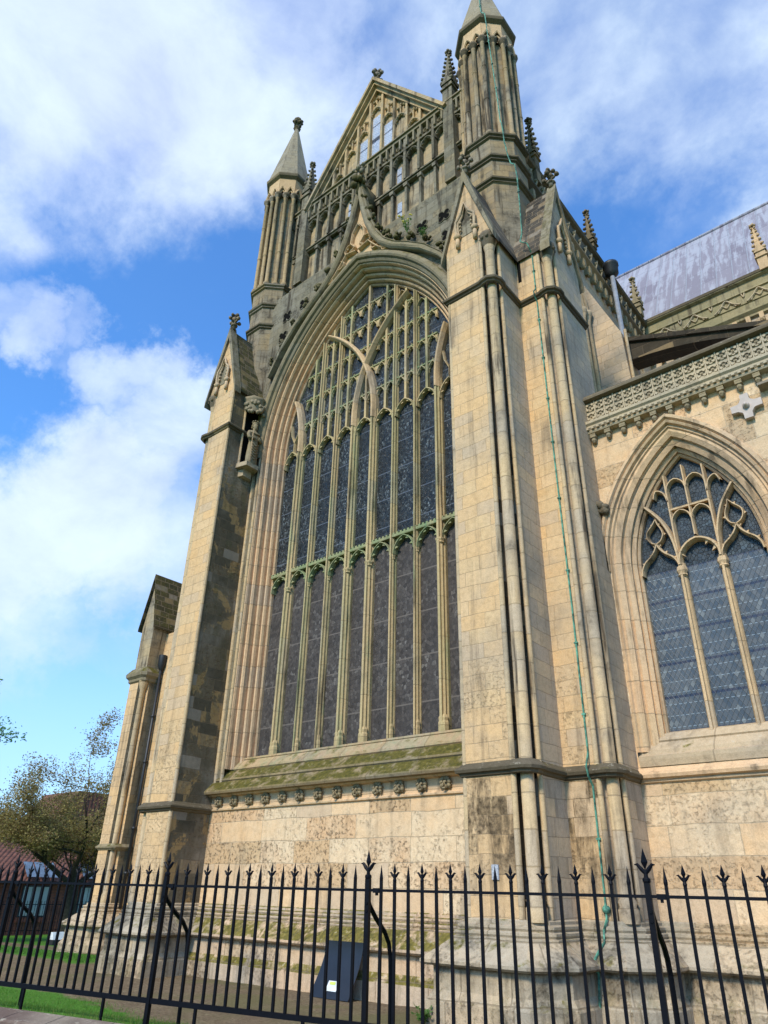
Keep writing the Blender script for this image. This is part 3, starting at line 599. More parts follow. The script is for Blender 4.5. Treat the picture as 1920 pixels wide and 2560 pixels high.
# crockets along the ogee, foliage finial
for s in(-1,1):
    for k,(x,z,r_) in enumerate([(.22,20.95,.10),(.40,20.35,.12),(.60,19.7,.12),(.86,19.1,.13),(1.18,18.6,.13),(1.6,18.2,.13),(2.1,17.80,.13),(2.62,17.33,.13),(3.1,16.75,.12),(3.45,16.2,.11)]):
        mb=MB(); mb.smooth=True
        for j in range(9): mb.blob((s*(x+.09*rnd.uniform(-1,1)),1.0+.09*rnd.uniform(-1,1),z+.09*rnd.uniform(-1,1)),r_*rnd.uniform(.3,.6),k*10+j,5)
        mb.build('crocket','mossc',church)
mb=MB(); mb.smooth=True
mb.tube([(0,.92,21.2),(0,.92,22.3)],.07,6)
mb.box(-.12,.14,.95,1.75,20.95,21.7)
for j in range(20):
    a=rnd.uniform(0,2*PI); z=21.55+.9*(j/20)**1.0; r_=.16*(1-.3*(j/20)); mb.blob((r_*cos(a),.92+r_*sin(a),z),rnd.uniform(.07,.12),j,5)
for s in(-1,1): mb.tube([(0,.92,22.25),(s*.14,.9,22.36),(s*.2,.88,22.52)],[.05,.045,.03],6); mb.blob((s*.2,.88,22.45),.07,3,5)
mb.blob((0,.9,22.55),.08,9,5)
mb.build('ogee_finial','mossc',church)
# pierced quatrefoils in the spandrels
def foil(mb,cx,cz,r,y,n=4,rot=PI/4):
    for k in range(n):
        a=rot+2*PI*k/n; c=(cx+r*.56*cos(a),cz+r*.56*sin(a)); mb.poly([(c[0]+r*.40*cos(t*PI/5),y,c[1]+r*.40*sin(t*PI/5)) for t in range(10)])
    mb.poly([(cx+r*.3*cos(t*PI/4),y-.001,cz+r*.3*sin(t*PI/4)) for t in range(8)])
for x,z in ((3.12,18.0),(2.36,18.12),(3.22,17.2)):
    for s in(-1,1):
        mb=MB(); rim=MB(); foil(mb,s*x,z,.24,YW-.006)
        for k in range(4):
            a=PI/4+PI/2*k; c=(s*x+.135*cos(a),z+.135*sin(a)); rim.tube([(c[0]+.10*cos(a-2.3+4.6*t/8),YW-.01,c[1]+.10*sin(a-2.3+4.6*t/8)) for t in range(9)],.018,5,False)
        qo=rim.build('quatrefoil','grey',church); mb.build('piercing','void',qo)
# ---- upper east wall: quatrefoil band, two tier arcade, battlement, gable
GX=3.85; YU=1.75
mb=MB()
mb.box(-GX,GX,YU,YU+.5,19.1,23.55)
mb.build('upper_wall','panel',church)
mb=MB(); mb.box(-GX,GX,1.50,YU-.003,19.12,19.24); mb.box(-GX,GX,1.56,YU-.003,19.24,19.32)
mb.box(-GX,GX,1.52,YU-.003,19.66,19.76)
k=0; x=-3.8
while x<3.8:
    mb.tube([(x+.155+.12*cos(t*PI/5),1.60,19.49+.12*sin(t*PI/5)) for t in range(11)],.03,5,False)
    for a in range(4): mb.blob((x+.155+.075*cos(PI/4+a*PI/2),1.62,19.49+.075*sin(PI/4+a*PI/2)),.025,a,4)
    x+=.31
mb.build('quatrefoil_band','grey',church)
mb=MB(); x=-3.8
while x<3.8:
    for a in range(4): 
        c=(x+.155+.05*cos(a*PI/2),19.49+.05*sin(a*PI/2)); mb.poly([(c[0]+.032*cos(t*PI/3),1.744,c[1]+.032*sin(t*PI/3)) for t in range(6)])
    x+=.31
mb.build('band_piercing','void',church)
mb=MB()
mb.box(-GX,GX,1.60,YU-.003,21.30,21.40); mb.box(-GX,GX,1.55,YU-.003,21.36,21.42)
for k in range(-7,8):
    x=.28+.56*(k-.0)-.0 
    if abs(x)>3.75: continue
    mb.box(x-.04,x+.04,1.60,YU-.003,19.76,21.3); mb.box(x-.075,x+.075,1.56,YU-.003,21.12,21.28)
    mb.box(x-.045,x+.045,1.52,YU-.003,21.42,23.40)
    head(mb,x+.05,x+.51,22.45,22.78,.07,1.56,YU,True) if x<3.3 else None
    mb.extrude([(x+.05,1.60,22.6),(x+.12,1.60,22.82),(x+.05,1.60,22.82)],(0,.1,0)); mb.extrude([(x+.51,1.60,22.6),(x+.51,1.60,22.82),(x+.42,1.60,22.82)],(0,.1,0))
mb.box(-GX,GX,1.53,YU-.003,22.82,22.92)
mb.build('blind_arcade','grey',church)
mb=MB(); mb.box(-GX,GX,1.48,1.74,23.42,23.54); mb.box(-GX,GX,1.42,1.62,23.54,23.60)
x=-3.8
while x<3.75:
    mb.box(x-.03,x+.03,1.46,1.70,22.92,23.42)
    mb.tube([(x+.14+.085*cos(t*PI/4),1.58,23.17+.085*sin(t*PI/4)) for t in range(9)],.028,5,False)
    mb.box(x+.0,x+.28,1.62,1.72,22.92,23.42)
    x+=.28
mb.build('arcade_parapet','mouldw',church)
for x,z0,z1 in ((1.12-.09,21.6,22.45),(1.12-.06,19.95,20.75),(-1.12,21.6,22.45),(-1.12,19.95,20.75)): mb=MB(); mb.box(x-.09,x+.09,YU-.012,YU-.001,z0,z1); mb.build('slit_window','glassg',church)
# gable
gh,gz0,gz1=3.05,23.5,27.95; SL=(gz1-gz0)/gh
mb=MB(); mb.extrude([(-gh,1.72,gz0),(gh,1.72,gz0),(0,1.72,gz1)],(0,.45,0)); mb.build('gable_wall','gable',church)
mb=MB()
for s in(-1,1):
    for (w0,w1,y0,y1) in ((0,.11,1.34,2.2),(.11,.19,1.44,1.72),(.19,.31,1.58,1.72)):
        A=Vector((s*(gh+.10),gz0-.15)); B=Vector((0,gz1+.22)); d=(B-A).normalized(); n=Vector((-d.y,d.x)); n=n if n.y<0 else -n
        n=Vector((-s*abs(n.x),-abs(n.y)))
        def PX(p,w): q=p+n*w; return q
        a0=PX(A,w0);a1=PX(A,w1); b0=B-Vector((0,w0/abs(n.y)));b1=B-Vector((0,w1/abs(n.y)))
        mb.extrude([(a0.x,y0,a0.y),(a1.x,y0,a1.y),(0,y0,b1.y),(0,y0,b0.y)][::s],(0,y1-y0,0))
mb.build('gable_coping','gable',church)
mb=MB()
for k in range(-5,6):
    x=.28+.56*k; x=.28*(2*k+1) if True else x
    if abs(x)>2.9: continue
    zt=gz1-.42-abs(x)*SL
    if zt<23.7: continue
    mb.box(x-.045,x+.045,1.60,1.72,23.5,zt)
for k in range(-5,6):
    a,b=.56*k-.28,.56*k+.28; zt=gz1-.78-max(abs(a),abs(b))*SL
    if zt<23.9: continue
    if k==0: zt=26.6
    if abs(k)==1: zt=25.7
    head(mb,a+.04,b-.04,zt-.35,zt,.06,1.60,1.72,True)
    if abs(k)>0:
        mb.extrude([((a+b)/2-.02,1.62,zt),((a+b)/2+.02,1.62,zt),((a+b)/2+.02,1.62,zt+.5),((a+b)/2-.02,1.62,zt+.5)],(0,.1,0))
    for c in range(3): mb.blob(((a+b)/2+(c-1)*.14,1.66,min(zt+.45+.12*(c==1),gz1-.6-abs((a+b)/2)*SL)),.06,c+k,4)
mb.build('gable_tracery','gable',church)
for x,z0,z1 in ((-.56,23.55,25.3),(0,23.55,26.2),(.56,23.55,25.3)): mb=MB(); mb.box(x-.21,x+.21,1.702,1.718,z0,z1); mb.build('gable_window','glassg',church)
mb=MB(); mb.box(-.21,.21,1.69,1.70,24.85,24.98); mb.build('gable_transom','dark',church)
def cross_finial(p,s,name='cross_finial',mat='crust',seed=0):
    mb=MB(); mb.smooth=True; x,y,z=p; q=random.Random(seed)
    mb.tube([(x,y,z),(x,y,z+.75*s)],[.10*s,.07*s],8)
    mb.lathe([(.05*s,z+.18*s),(.16*s,z+.22*s),(.16*s,z+.27*s),(.05*s,z+.33*s)],(x,y),8)
    mb.blob((x,y,z+.62*s),.13*s,seed,5)
    for a in range(4):
        dx,dy=((1,0),(-1,0),(0,1),(0,-1))[a]
        mb.tube([(x,y,z+.45*s),(x+dx*.13*s,y+dy*.13*s,z+.46*s),(x+dx*.24*s,y+dy*.24*s,z+.56*s)],[.06*s,.055*s,.03*s],6)
        mb.blob((x+dx*.25*s,y+dy*.25*s,z+.55*s),.09*s,seed+a,5); mb.blob((x+dx*.15*s,y+dy*.15*s,z+.80*s),.085*s,seed+a+9,5)
    mb.blob((x,y,z+.85*s),.08*s,seed+33,5)
    return mb.build(name,mat,church)
cross_finial((0,1.6,28.05),.85)
# roof behind the gable
mb=MB(); mb.extrude([(-3.2,2.2,23.4),(3.2,2.2,23.4),(0,2.2,27.8)],(0,13.5,0)); mb.build('choir_roof','lead',church)
# ---- buttresses
NOTCH=[(3.885,YW),(3.885,YA),(4.78,YA),(4.79,.14),(4.84,.30),(4.84,.38),(4.86,.40),(5.0,.40),(5.10,.41),(5.10,YB),(5.66,YB),(5.68,1.30),(5.72,1.34),(5.72,1.44),(5.87,1.46),(5.96,1.48),(5.96,2.75)]
SMOOTHP=[(3.885,YW),(3.885,YA),(4.76,YA),(4.85,.04),(4.97,.03),(5.08,.09),(5.13,.20),(5.13,.32),(5.10,.40),(5.10,YB),(5.64,YB),(5.72,1.14),(5.84,1.13),(5.94,1.19),(5.99,1.30),(5.99,1.42),(5.96,1.50),(5.96,2.75)]
LP=[(3.885,YW),(3.885,YA),(5.10,YA),(5.10,YB),(5.96,YB),(5.96,YC+.4)]
LPB=[(3.885,YW),(3.885,YA),(4.9,YA),(5.10,.27),(5.10,YB),(5.78,YB),(5.96,1.35),(5.96,2.75)]
def gable_niche(mb,dk,cx,z,f):  # trefoil-headed blind niche with two shafts on a gable, f maps (u,out,z) to world
    bar=[(-.21,z),(-.23,z+.25),(-.22,z+.45),(-.10,z+.62),(0,z+.95),(.10,z+.62),(.22,z+.45),(.23,z+.25),(.21,z)]
    for w,o in ((.0,.05),(.07,.09)):
        pts=[(u*(1+w*2.2),zz+w*.8) for u,zz in bar]
        mb.tube([f(cx+u,o,zz) for u,zz in pts],.035,6,False)
    dk.poly([f(cx+u*.9,.012,zz) for u,zz in bar])
    for s in(-1,1):
        mb.tube([f(cx+s*.24,.06,z-.35),f(cx+s*.24,.06,z-.05)],.05,8)
        p=f(cx+s*.24,.06,z); mb.tube([f(cx+s*.24,.06,z-.06),f(cx+s*.24,.06,z-.02),f(cx+s*.24,.06,z+.03),f(cx+s*.24,.06,z+.08)],[.055,.085,.10,.07],8)
        for k in range(3): mb.blob(f(cx+s*.15,.06,z+.18+.13*k),.035,k,4)
def buttress(side):
    S=1 if side=='r' else -1
    X=Matrix.Diagonal((S,1,1,1)); 
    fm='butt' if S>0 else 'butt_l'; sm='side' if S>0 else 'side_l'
    root=MB(); 
    def P(path): return path if S>0 else mir(path)
    ZT=15.0
    # body, faces that look along +-y take one stone and the others another
    mb=MB(); n=NOTCH
    for i in range(len(n)-1):
        (x0,y0),(x1,y1)=n[i],n[i+1]; flat=abs(y1-y0)<abs(x1-x0)
        lefthid=(i==0)
        mb.m=0 if flat else 1
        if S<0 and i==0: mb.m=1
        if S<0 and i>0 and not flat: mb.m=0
        if i in (3,4,5,6,7,12,13,14): mb.m=2  # notch faces: shade of the recess painted in along with the grime
        a=[(S*x0,y0,1.2),(S*x1,y1,1.2),(S*x1,y1,ZT),(S*x0,y0,ZT)]
        mb.poly(a if S>0 else a[::-1])
    bd=mb.build('buttress',[fm,sm,'soot_shade'],church)
    # recessed side against the window on the left one stays stained
    mb=MB(); psweep(mb,P(LPB),PLINTH); 
    mb.build('buttress_plinth','plinth',bd)
    for zz in (3.34 if S>0 else 3.20,13.50):
        mb=MB(); psweep(mb,P(SMOOTHP),STR(zz,.85)); mb.build('string_course','crust',bd)
    # shafts
    if True:
        for (cx_,cy_,r_) in ((4.96,.215,.105),(5.835,1.315,.10)):
            mb=MB(); mb.smooth=True
            mb.lathe([(r_*1.5,1.25),(r_*1.5,1.42),(r_*1.2,1.46),(r_*1.4,1.52),(r_,1.58),(r_,14.45),(r_*1.1,14.5),(r_*1.3,14.62),(r_*1.2,14.7)],(S*cx_,cy_),14); mb.build('corner_shaft','shaft',bd)
            mb=MB(); mb.smooth=True; mb.lathe([(r_*1.3,14.6),(r_*1.9,14.8),(r_*2.1,14.88),(r_*2.1,14.96),(0,14.98)],(S*cx_,cy_),12)
            for k in range(10):
                a=k*PI/5; mb.blob((S*cx_+r_*1.75*cos(a),cy_+r_*1.75*sin(a),14.82),.055,k,4)
            mb.build('carved_capital','crust',bd)
        for (cx_,cy_) in ((4.79,.10),(5.07,.42),(5.665,1.20),(5.93,1.49),(3.92,.10)): mb=MB(); mb.smooth=True; mb.lathe([(.048,1.28),(.042,14.9)],(S*cx_,cy_),8); mb.build('corner_roll','shaft',bd)
    # gable A: ridge runs back along y
    AXc=4.49; hw=.64; z0,z1=14.95,17.42
    mb=MB(); mb.m=0
    mb.poly([(S*(AXc-.60),YA,ZT),(S*(AXc+.61),YA,ZT),(S*AXc,YA,z1-.1)][::S])
    mb.build('buttress_gable',fm,bd)
    def cop(mb,u0,u1,c,y0,y1,z0,z1,w,fx):
        for s in(-1,1):
            A=Vector((c+s*(u1),z0)); B=Vector((c,z1)); d=(B-A).normalized(); k=w/abs(d.x)
            mb.extrude([fx(A.x,y0,A.y),fx(A.x-s*0,y0,A.y-w*1.6),fx(c,y0,B.y-k),fx(c,y0,B.y)],Vector(fx(0,y1,0))-Vector(fx(0,y0,0)))
    mb=MB(); fx=lambda u,y,z:(S*u,y,z); cop(mb,0,.72,AXc,YA-.08,YA+.16,z0-.12,z1+.14,.12,fx)
    fx2=lambda u,y,z:(S*y,u,z); cop(mb,0,.90,1.97,5.80,6.04,z0-.1,17.75,.12,fx2)
    mb.build('gable_coping','mouldw' if S>0 else 'mouldw',bd)
    mb=MB()
    for s in(-1,1):
        a=[(S*(AXc+s*.70),YA+.12,z0-.10),(S*(AXc+s*.70),YW+.6,z0-.10),(S*AXc,YW+.6,z1),(S*AXc,YA+.12,z1)]
        b=[(p[0],p[1],p[2]-.10) for p in a]; mb.poly(a); mb.poly(b); mb.poly([a[0],a[1],b[1],b[0]]); mb.poly([a[0],a[3],b[3],b[0]])
    for s in(-1,1):
        yy=1.97+s*.86; a=[(S*5.86,yy,z0-.08),(S*4.6,yy,z0-.08),(S*4.6,1.97,17.62),(S*5.86,1.97,17.62)]; b=[(p[0],p[1],p[2]-.10) for p in a]; mb.poly(a); mb.poly(b); mb.poly([a[0],a[1],b[1],b[0]])
    mb.build('gable_roof','slate' if S>0 else 'slatem',bd)
    mb=MB(); mb.poly([(S*5.96,YB,ZT),(S*5.96,2.77,ZT),(S*5.96,1.97,17.62)]); mb.build('buttress_gable','side',bd)
    mb=MB(); mb.poly([(S*4.1,2.75,12),(S*5.96,2.75,12),(S*5.96,2.75,ZT),(S*4.1,2.75,ZT)]); mb.build('buttress_back','side',bd)
    for nx_,nz_,ff in ((AXc,15.25,lambda u,o,z:(S*u,YA-o,z)),(1.97,15.4,lambda u,o,z:(S*(5.96+o),u,z))):
        g=MB(); dk=MB(); g.smooth=True; gable_niche(g,dk,nx_,nz_,ff)
        g.build('gable_niche','carvew',bd); dk.build('niche_recess','mouldw',bd)  # darker stone on a flat sheet stands in for the shadow inside the niche
    cross_finial((S*AXc,YA+.05,z1+.05),.72,seed=int(5+S)); cross_finial((S*5.92,1.97,17.68),.72,seed=int(9+S))
    mb=MB(); mb.box(*(sorted((S*5.14,S*5.22))),YB-.008,YB+.02,14.15,14.92); mb.build('slit_window','void',bd)
    return bd
br=buttress('r'); bl=buttress('l')
mb=MB(); mb.box(4.355,4.47,YA-.025,YA-.002,1.77,1.97); pq=mb.build('wall_plaque','plaque',br)
# ---- turrets
def turret(S,cx,cy,k):
    top={1:25.67,-1:25.67}[S]
    rot=PI/8
    mb=MB()
    def oct(prof): mb.lathe(prof,(cx,cy),8,rot)
    oct([(.86*k,12.5),(.86*k,18.0)]); oct([(.87*k,18.1),(.87*k,18.9)]); oct([(.88*k,19.0),(.88*k,19.8)])
    tr=mb.build('turret','turret',church)
    mb=MB(); z=18.05
    for z,r0 in ((18.05,.87),(18.95,.88),(19.84,.90)):
        mb.lathe([(r0*k-.02,z-.14),(r0*k+.05,z-.11),(r0*k+.04,z-.06),(r0*k+.10,z-.03),(r0*k+.11,z+.02),(r0*k-.05,z+.17)],(cx,cy),8,rot)
    mb.build('turret_string','crust' if S>0 else 'crust',tr)
    mb=MB(); mb.lathe([(.76*k,19.8),(.76*k,24.5)],(cx,cy),8,rot); mb.build('shaft_stage','turret',tr)
    zc=24.5
    rr=.86*k
    pos=[]
    for e in range(8):
        a0=rot+e*PI/4; a1=a0+PI/4
        p0=Vector((cx+rr*cos(a0),cy+rr*sin(a0))); p1=Vector((cx+rr*cos(a1),cy+rr*sin(a1)))
        for f in (0,.5): pos.append((p0.lerp(p1,f),(a0+a1)/2))
    for p,_ in pos:
        m2=MB(); m2.smooth=True; r_=.068
        m2.lathe([(r_*1.7,19.9),(r_*1.7,19.98),(r_,20.06),(r_,zc-.22),(r_*1.25,zc-.19),(r_*1.05,zc-.15)],(p.x,p.y),10)
        for zz in (21.5,23.1): m2.lathe([(r_,zz-.03),(r_*1.18,zz-.02),(r_*1.18,zz+.02),(r_,zz+.03)],(p.x,p.y),10)
        m2.build('turret_shaft','shaftd',tr)
        m2=MB(); m2.smooth=True; m2.lathe([(r_*1.0,zc-.17),(r_*1.9,zc-.03),(r_*2.1,zc),(r_*2.1,zc+.06),(0,zc+.07)],(p.x,p.y),10); m2.build('turret_capital','crust',tr)
    # arcade of pointed arches under the spire
    mb=MB(); dk=MB(); n=len(pos)
    for i in range(n):
        p=pos[i][0]; q=pos[(i+1)%n][0]; d=(q-p); L=d.length; d.normalize(); nn=Vector((d.y,-d.x))
        if nn.dot(Vector((p.x+q.x,p.y+q.y))/2-Vector((cx,cy)))<0: nn=-nn
        def F(u,o,z): w=p+d*u+nn*o; return (w.x,w.y,z)
        a=L/2; h=.40
        r=(a*a+h*h)/(2*a); ap=arcpts(a,r,zc+.06,0,None,a,5)
        for rad,o in ((.045,.05),(.03,.0)):
            mb.tube([F(u,o,z-(0 if rad>.04 else .07)) for u,z in arcpts(a*(1 if rad>.04 else .78),r*(1 if rad>.04 else .78),zc+.06,0,None,a,5)],rad,6,False)
        P_=[(u,z) for u,z in ap]
        for (u0,z0),(u1,z1) in zip(P_,P_[1:]): mb.poly([F(u0,.01,z0),F(u1,.01,z1),F(u1,.01,25.55),F(u0,.01,25.55)])
        ip=arcpts(a*.62,r*.62,zc+.04,0,None,a,4); dk.poly([F(u,-.02,z) for u,z in ip]); mb.poly([F(u,-.028,z) for u,z in ((-.0,zc),(L,zc),(L,zc+.6),(0,zc+.6))])
    mb.build('turret_arcade','carvew',tr); dk.build('arcade_recess','void',tr)
    mb=MB(); mb.lathe([(.86*k,25.45),(1.0*k,25.55),(1.02*k,25.62),(1.02*k,25.68),(.97*k,25.70)],(cx,cy),8,rot); mb.build('spire_cornice','crust',tr)
    mb=MB(); mb.lathe([(.97*k,25.69),(.06,29.6)],(cx,cy),8,rot); mb.build('spire','spire',tr)
    mb=MB(); mb.smooth=True; mb.lathe([(.05,29.5),(.16,29.62),(.08,29.72),(.07,29.85),(.16,29.95),(.20,30.08),(.15,30.22),(0.01,30.28)],(cx,cy),8)
    for j in range(10): mb.blob((cx+.15*cos(j),cy+.15*sin(j),29.95+.22*((j*7)%5)/5),.08,j,4)
    mb.build('spire_finial','slatem',tr)
turret(1,4.43,1.84,.97); turret(-1,-4.45,1.62,.90)
# crocketed pinnacles
def pinnacle(x,y,z0,z1,z2,w,mat='carve',name='pinnacle',seed=0,rotz=0):
    mb=MB(); h=w/2; q=random.Random(seed)
    mb.box(x-h,x+h,y-h,y+h,z0,z1)
    mb.box(x-h-.05,x+h+.05,y-h-.05,y+h+.05,z1-.42*w*2,z1-.34*w*2)
    for a in range(4):    # gablets
        X=Matrix.Translation((x,y,0))@Matrix.Rotation(a*PI/2,4,'Z'); mb.X=X; mb.extrude([(-h-.03,-h-.04,z1-.02),(h+.03,-h-.04,z1-.02),(0,-h-.04,z1+w*1.1)],(0,.1,0)); mb.X=None
    mb.lathe([(h*1.25,z1),(h*.16,z2)],(x,y),4,PI/4)
    o=mb.build(name,mat,church)
    mb=MB(); mb.smooth=True; n=int((z2-z1)/.22)
    for k in range(n):
        t=(k+.5)/n; z=z1+(z2-z1)*t
        for a in range(4):
            rr=h*1.15*(1-t)+.02; aa=a*PI/2+PI/4; mb.blob((x+(rr+.04)*cos(aa),y+(rr+.04)*sin(aa),z),.06*(1.2-.55*t),k*4+a+seed,4)
    for a in range(5): mb.blob((x+.07*cos(a*1.256),y+.07*sin(a*1.256),z2+.03),.06,a+seed,4)
    mb.blob((x,y,z2+.10),.05,1,4)
    mb.build('crockets',mat,o); return o
pinnacle(3.17,1.62,19.8,24.5,26.4,.36,'grey',seed=1); pinnacle(-3.2,1.62,19.8,24.5,26.2,.36,'grey',seed=2)
pinnacle(4.95,3.3,20.0,21.3,23.0,.26,'crust',seed=3)
# ---- north clerestory of the choir running back
CX=4.9; ZP=20.4
mb=MB(); mb.poly([(CX,2.4,9.0),(CX,11.75,9.0),(CX,11.75,19.5),(CX,2.4,19.5)]); cl=mb.build('clerestory_wall','side',church)
mb=MB()
psweep(mb,[(CX,2.3),(CX,11.75)],[(0,19.05),(.06,19.1),(.06,19.2),(.16,19.3),(.22,19.36),(.22,19.44),(.05,19.5),(.05,20.45),(.16,20.5),(.2,20.58),(.12,20.66),(-.25,20.70),(-.3,19.2)]); mb.build('clerestory_parapet','crust',cl)
y=2.7
while y<11.6:
    mb=MB(); mb.box(CX,CX+.2,y,y+.13,18.82,19.12); mb.blob((CX+.12,y+.06,18.8),.09,int(y*9),4)
    mb.tube([(CX+.10,y-.02,19.62),(CX+.13,y+.12,19.98),(CX+.10,y+.27,20.28)],.035,5); mb.blob((CX+.1,y+.1,20.0),.07,int(y*7),4)
    mb.build('carved_bracket','carve',cl); y+=.40
for cy_ in (4.55,9.2):
    mb=MB(); dk=MB(); f=lambda u,o,z:(CX+o,cy_+u,z)
    a,r_=.78,1.45; zs=16.6
    for d,o,rad in ((0,.02,.06),(.14,.08,.07),(.30,.12,.07)):
        mb.tube([f(u,o,z) for u,z in arcpts(a,r_,zs,d,None,0,8)],rad,6,False)
    dk.poly([f(u,.01,z) for u,z in arcpts(a,r_,zs,0,10.5,0,8)])
    mb.build('clerestory_arch','carvew',cl); dk.build('clerestory_glass','glass',cl)
    mb=MB(); mb.smooth=True
    for s in(-1,1):
        for d,r2 in ((.05,.065),(.28,.075)):
            x_,y_=CX+.10+(.03 if d>.1 else 0),cy_+s*(a+d); mb.lathe([(r2,10.3),(r2,zs-.35),(r2*1.2,zs-.32),(r2,zs-.28),(r2*1.8,zs-.10),(r2*2,zs-.04),(r2*2,zs+.02),(0,zs+.03)],(x_,y_),10)
    mb.build('clerestory_shafts','shaft',cl)
# clerestory buttress, flyer and rainwater pipe
mb=MB(); mb.extrude([(CX,5.75,9.5),(6.0,5.75,9.5),(5.85,5.75,15.55),(5.72,5.75,15.9),(CX,5.75,18.2)],(0,1.05,0)); bb=mb.build('clerestory_buttress','side',church)
mb=MB(); mb.smooth=True; mb.lathe([(.045,11),(.045,15.6)],(5.95,5.80),8); mb.build('buttress_roll','shaft',bb)
mb=MB(); ar=[(5.9,14.62)]+[(5.9+3.6*t,14.62-.95*t*t-.15*t) for t in (.15,.3,.45,.6,.75,.9,1.0)]
mb.extrude([(x,5.95,z) for x,z in ar]+[(9.5,5.95,13.85),(5.9,5.95,15.30)],(0,.55,0))
fl=mb.build('flying_buttress','black',church)
mb=MB(); mb.extrude([(5.85,5.87,15.28),(9.5,5.87,13.83),(9.5,5.87,13.97),(5.85,5.87,15.42)],(0,.7,0)); mb.build('flyer_coping','black',fl)
mb=MB(); mb.smooth=True
mb.lathe([(.08,19.70),(.22,19.82),(.23,20.12),(.26,20.15),(.26,20.24),(.0,20.25)],(5.30,7.75),14); hp=mb.build('rainwater_hopper','pipe',church)
mb=MB(); mb.smooth=True; mb.tube([(5.30,7.75,19.8),(5.28,7.75,12)],.075,10); mb.build('downpipe','pipeg',hp)
pinnacle(5.0,7.1,20.6,21.0,22.4,.26,'crust',seed=5); pinnacle(5.0,11.1,20.6,21.2,22.5,.28,'carve',seed=6)
# ---- north aisle wall with its window
AXc,AA,AR,AZ=7.49,1.07,2.735,6.95
X1=14.0
mb=MB()
hd=.44
P=arcpts(AA,AR,AZ,hd,3.60,AXc,18); xa0,xa1=AXc-AA-hd,AXc+AA+hd
mb.poly([(5.96,YC,1.2),(X1,YC,1.2),(X1,YC,3.62),(5.96,YC,3.62)])
mb.poly([(xa1,YC,3.62),(X1,YC,3.62),(X1,YC,10.4),(xa1,YC,10.4)])
if xa0>5.97: mb.poly([(5.96,YC,3.62),(xa0,YC,3.62),(xa0,YC,10.4),(5.96,YC,10.4)])
Pt=[p for p in P if p[1]>=AZ-.001]
for (xa,za),(xb,zb) in zip(Pt,Pt[1:]): mb.poly([(xa,YC,za),(xb,YC,zb),(xb,YC,10.4),(xa,YC,10.4)])
aw=mb.build('aisle_wall','aisle',church)
mb=MB(); psweep(mb,[(5.96,YC),(X1,YC)],PLINTH); mb.build('aisle_plinth','plinth',aw)
mb=MB(); psweep(mb,[(5.96,YC),(X1,YC)],STR(3.36)); mb.build('aisle_string','mould',aw)
mb=MB(); 
for d0 in (0,):
    A=[(AXc-AA-.0,2.5),(AXc+AA,2.5)]
prof=[(.02,3.46),(.04,3.56),(.04,3.62),(-.05,3.66),(-.06,3.72),(-.2,3.86),(-.22,3.86),(-.2,3.89),(-.34,4.02),(-.46,4.06)]
psweep(mb,[(xa0+.02,YC),(xa1-.02,YC)],prof); mb.build('aisle_sill','sill2',aw)
mb=MB(); prof=[(0,2.72),(0,2.52),(.03,2.48),(.055,2.50),(.05,2.44),(.10,2.40),(.13,2.41),(.14,2.36),(.12,2.33),(.20,2.28),(.24,2.30),(.26,2.25),(.25,2.21),(.33,2.16),(.38,2.17),(.40,2.13),(.44,2.14)]
archsweep(mb,prof,AA,AR,AZ,3.7,AXc,20)
aisle_win=mb.build('aisle_window','mould',church)
mb=MB(); prof=[(.44,2.15),(.46,2.07),(.50,2.05),(.52,2.08),(.55,2.02),(.60,2.02),(.63,2.06),(.63,2.15)]
rows_=[[(x,y,z) for x,z in arcpts(AA,AR,AZ,d,None,AXc,20) if z>8.15 or True] for d,y in prof]
rows_=[[(max(x,5.965),y,z) for x,y,z in r] for r in rows_]
mb.grid(rows_); mb.build('aisle_hood','mould',aisle_win)
mb=MB(); mb.smooth=True
for j in range(9): mb.blob((6.02+.07*cos(j*2),2.0+.03*sin(j),8.24+.10*sin(j*1.7)),.075,j,5)
mb.build('hood_stop','crust',aisle_win)
AMX=[AXc-AA,AXc-.355,AXc+.355,AXc+AA]
def azin(x): return AZ+math.sqrt(max(0,AR**2-(AR-AA+abs(x-AXc))**2))
for x in AMX[1:3]:
    mb=MB(); w=.13; yf=2.44
    pl=[(-w/2,2.66),(-w/2,yf+.12),(-w*.38,yf+.08),(-w*.17,yf+.05),(-w*.15,yf),(w*.15,yf),(w*.17,yf+.05),(w*.38,yf+.08),(w/2,yf+.12),(w/2,2.66)]
    mb.grid([[(x+u,y,3.95) for u,y in pl],[(x+u,y,6.95) for u,y in pl]][::-1])
    mb.lathe([(w*.4,6.68),(w*.68,6.71),(w*.55,6.74),(w*.75,6.80),(w*.7,6.86),(w*.4,6.9)],(x,yf+.08),8)
    mb.build('aisle_mullion','tracw',aisle_win)
mb=MB(); yf=2.44
bar2(mb,arcpts(.355,.41,6.95,0,None,AXc,6),.085,yf,2.66)
def polyc(p,n=8):  # smooth a short control polygon with Catmull-Rom
    P=[Vector(q) for q in p]; out=[]
    for i in range(len(P)-1):
        p0,p1,p2,p3=P[max(i-1,0)],P[i],P[i+1],P[min(i+2,len(P)-1)]
        for k in range(n): 
            t=k/n; out.append(.5*((2*p1)+(p2-p0)*t+(2*p0-5*p1+4*p2-p3)*t*t+(3*p1-p0-3*p2+p3)*t**3))
    out.append(P[-1]); return [tuple(q) for q in out]
def cusprun(pts,s,sz=.05,step=5):
    for k in range(2,len(pts)-2,step):
        x,z=pts[k]; d=(Vector(pts[k+1])-Vector(pts[k-1])).normalized(); n=Vector((-d.y,d.x))*s
        mb.extrude([(x-d.x*.035,yf+.06,z-d.y*.035),(x+n.x*sz*1.5,yf+.06,z+n.y*sz*1.5),(x+d.x*.035,yf+.06,z+d.y*.035)],(0,.06,0))
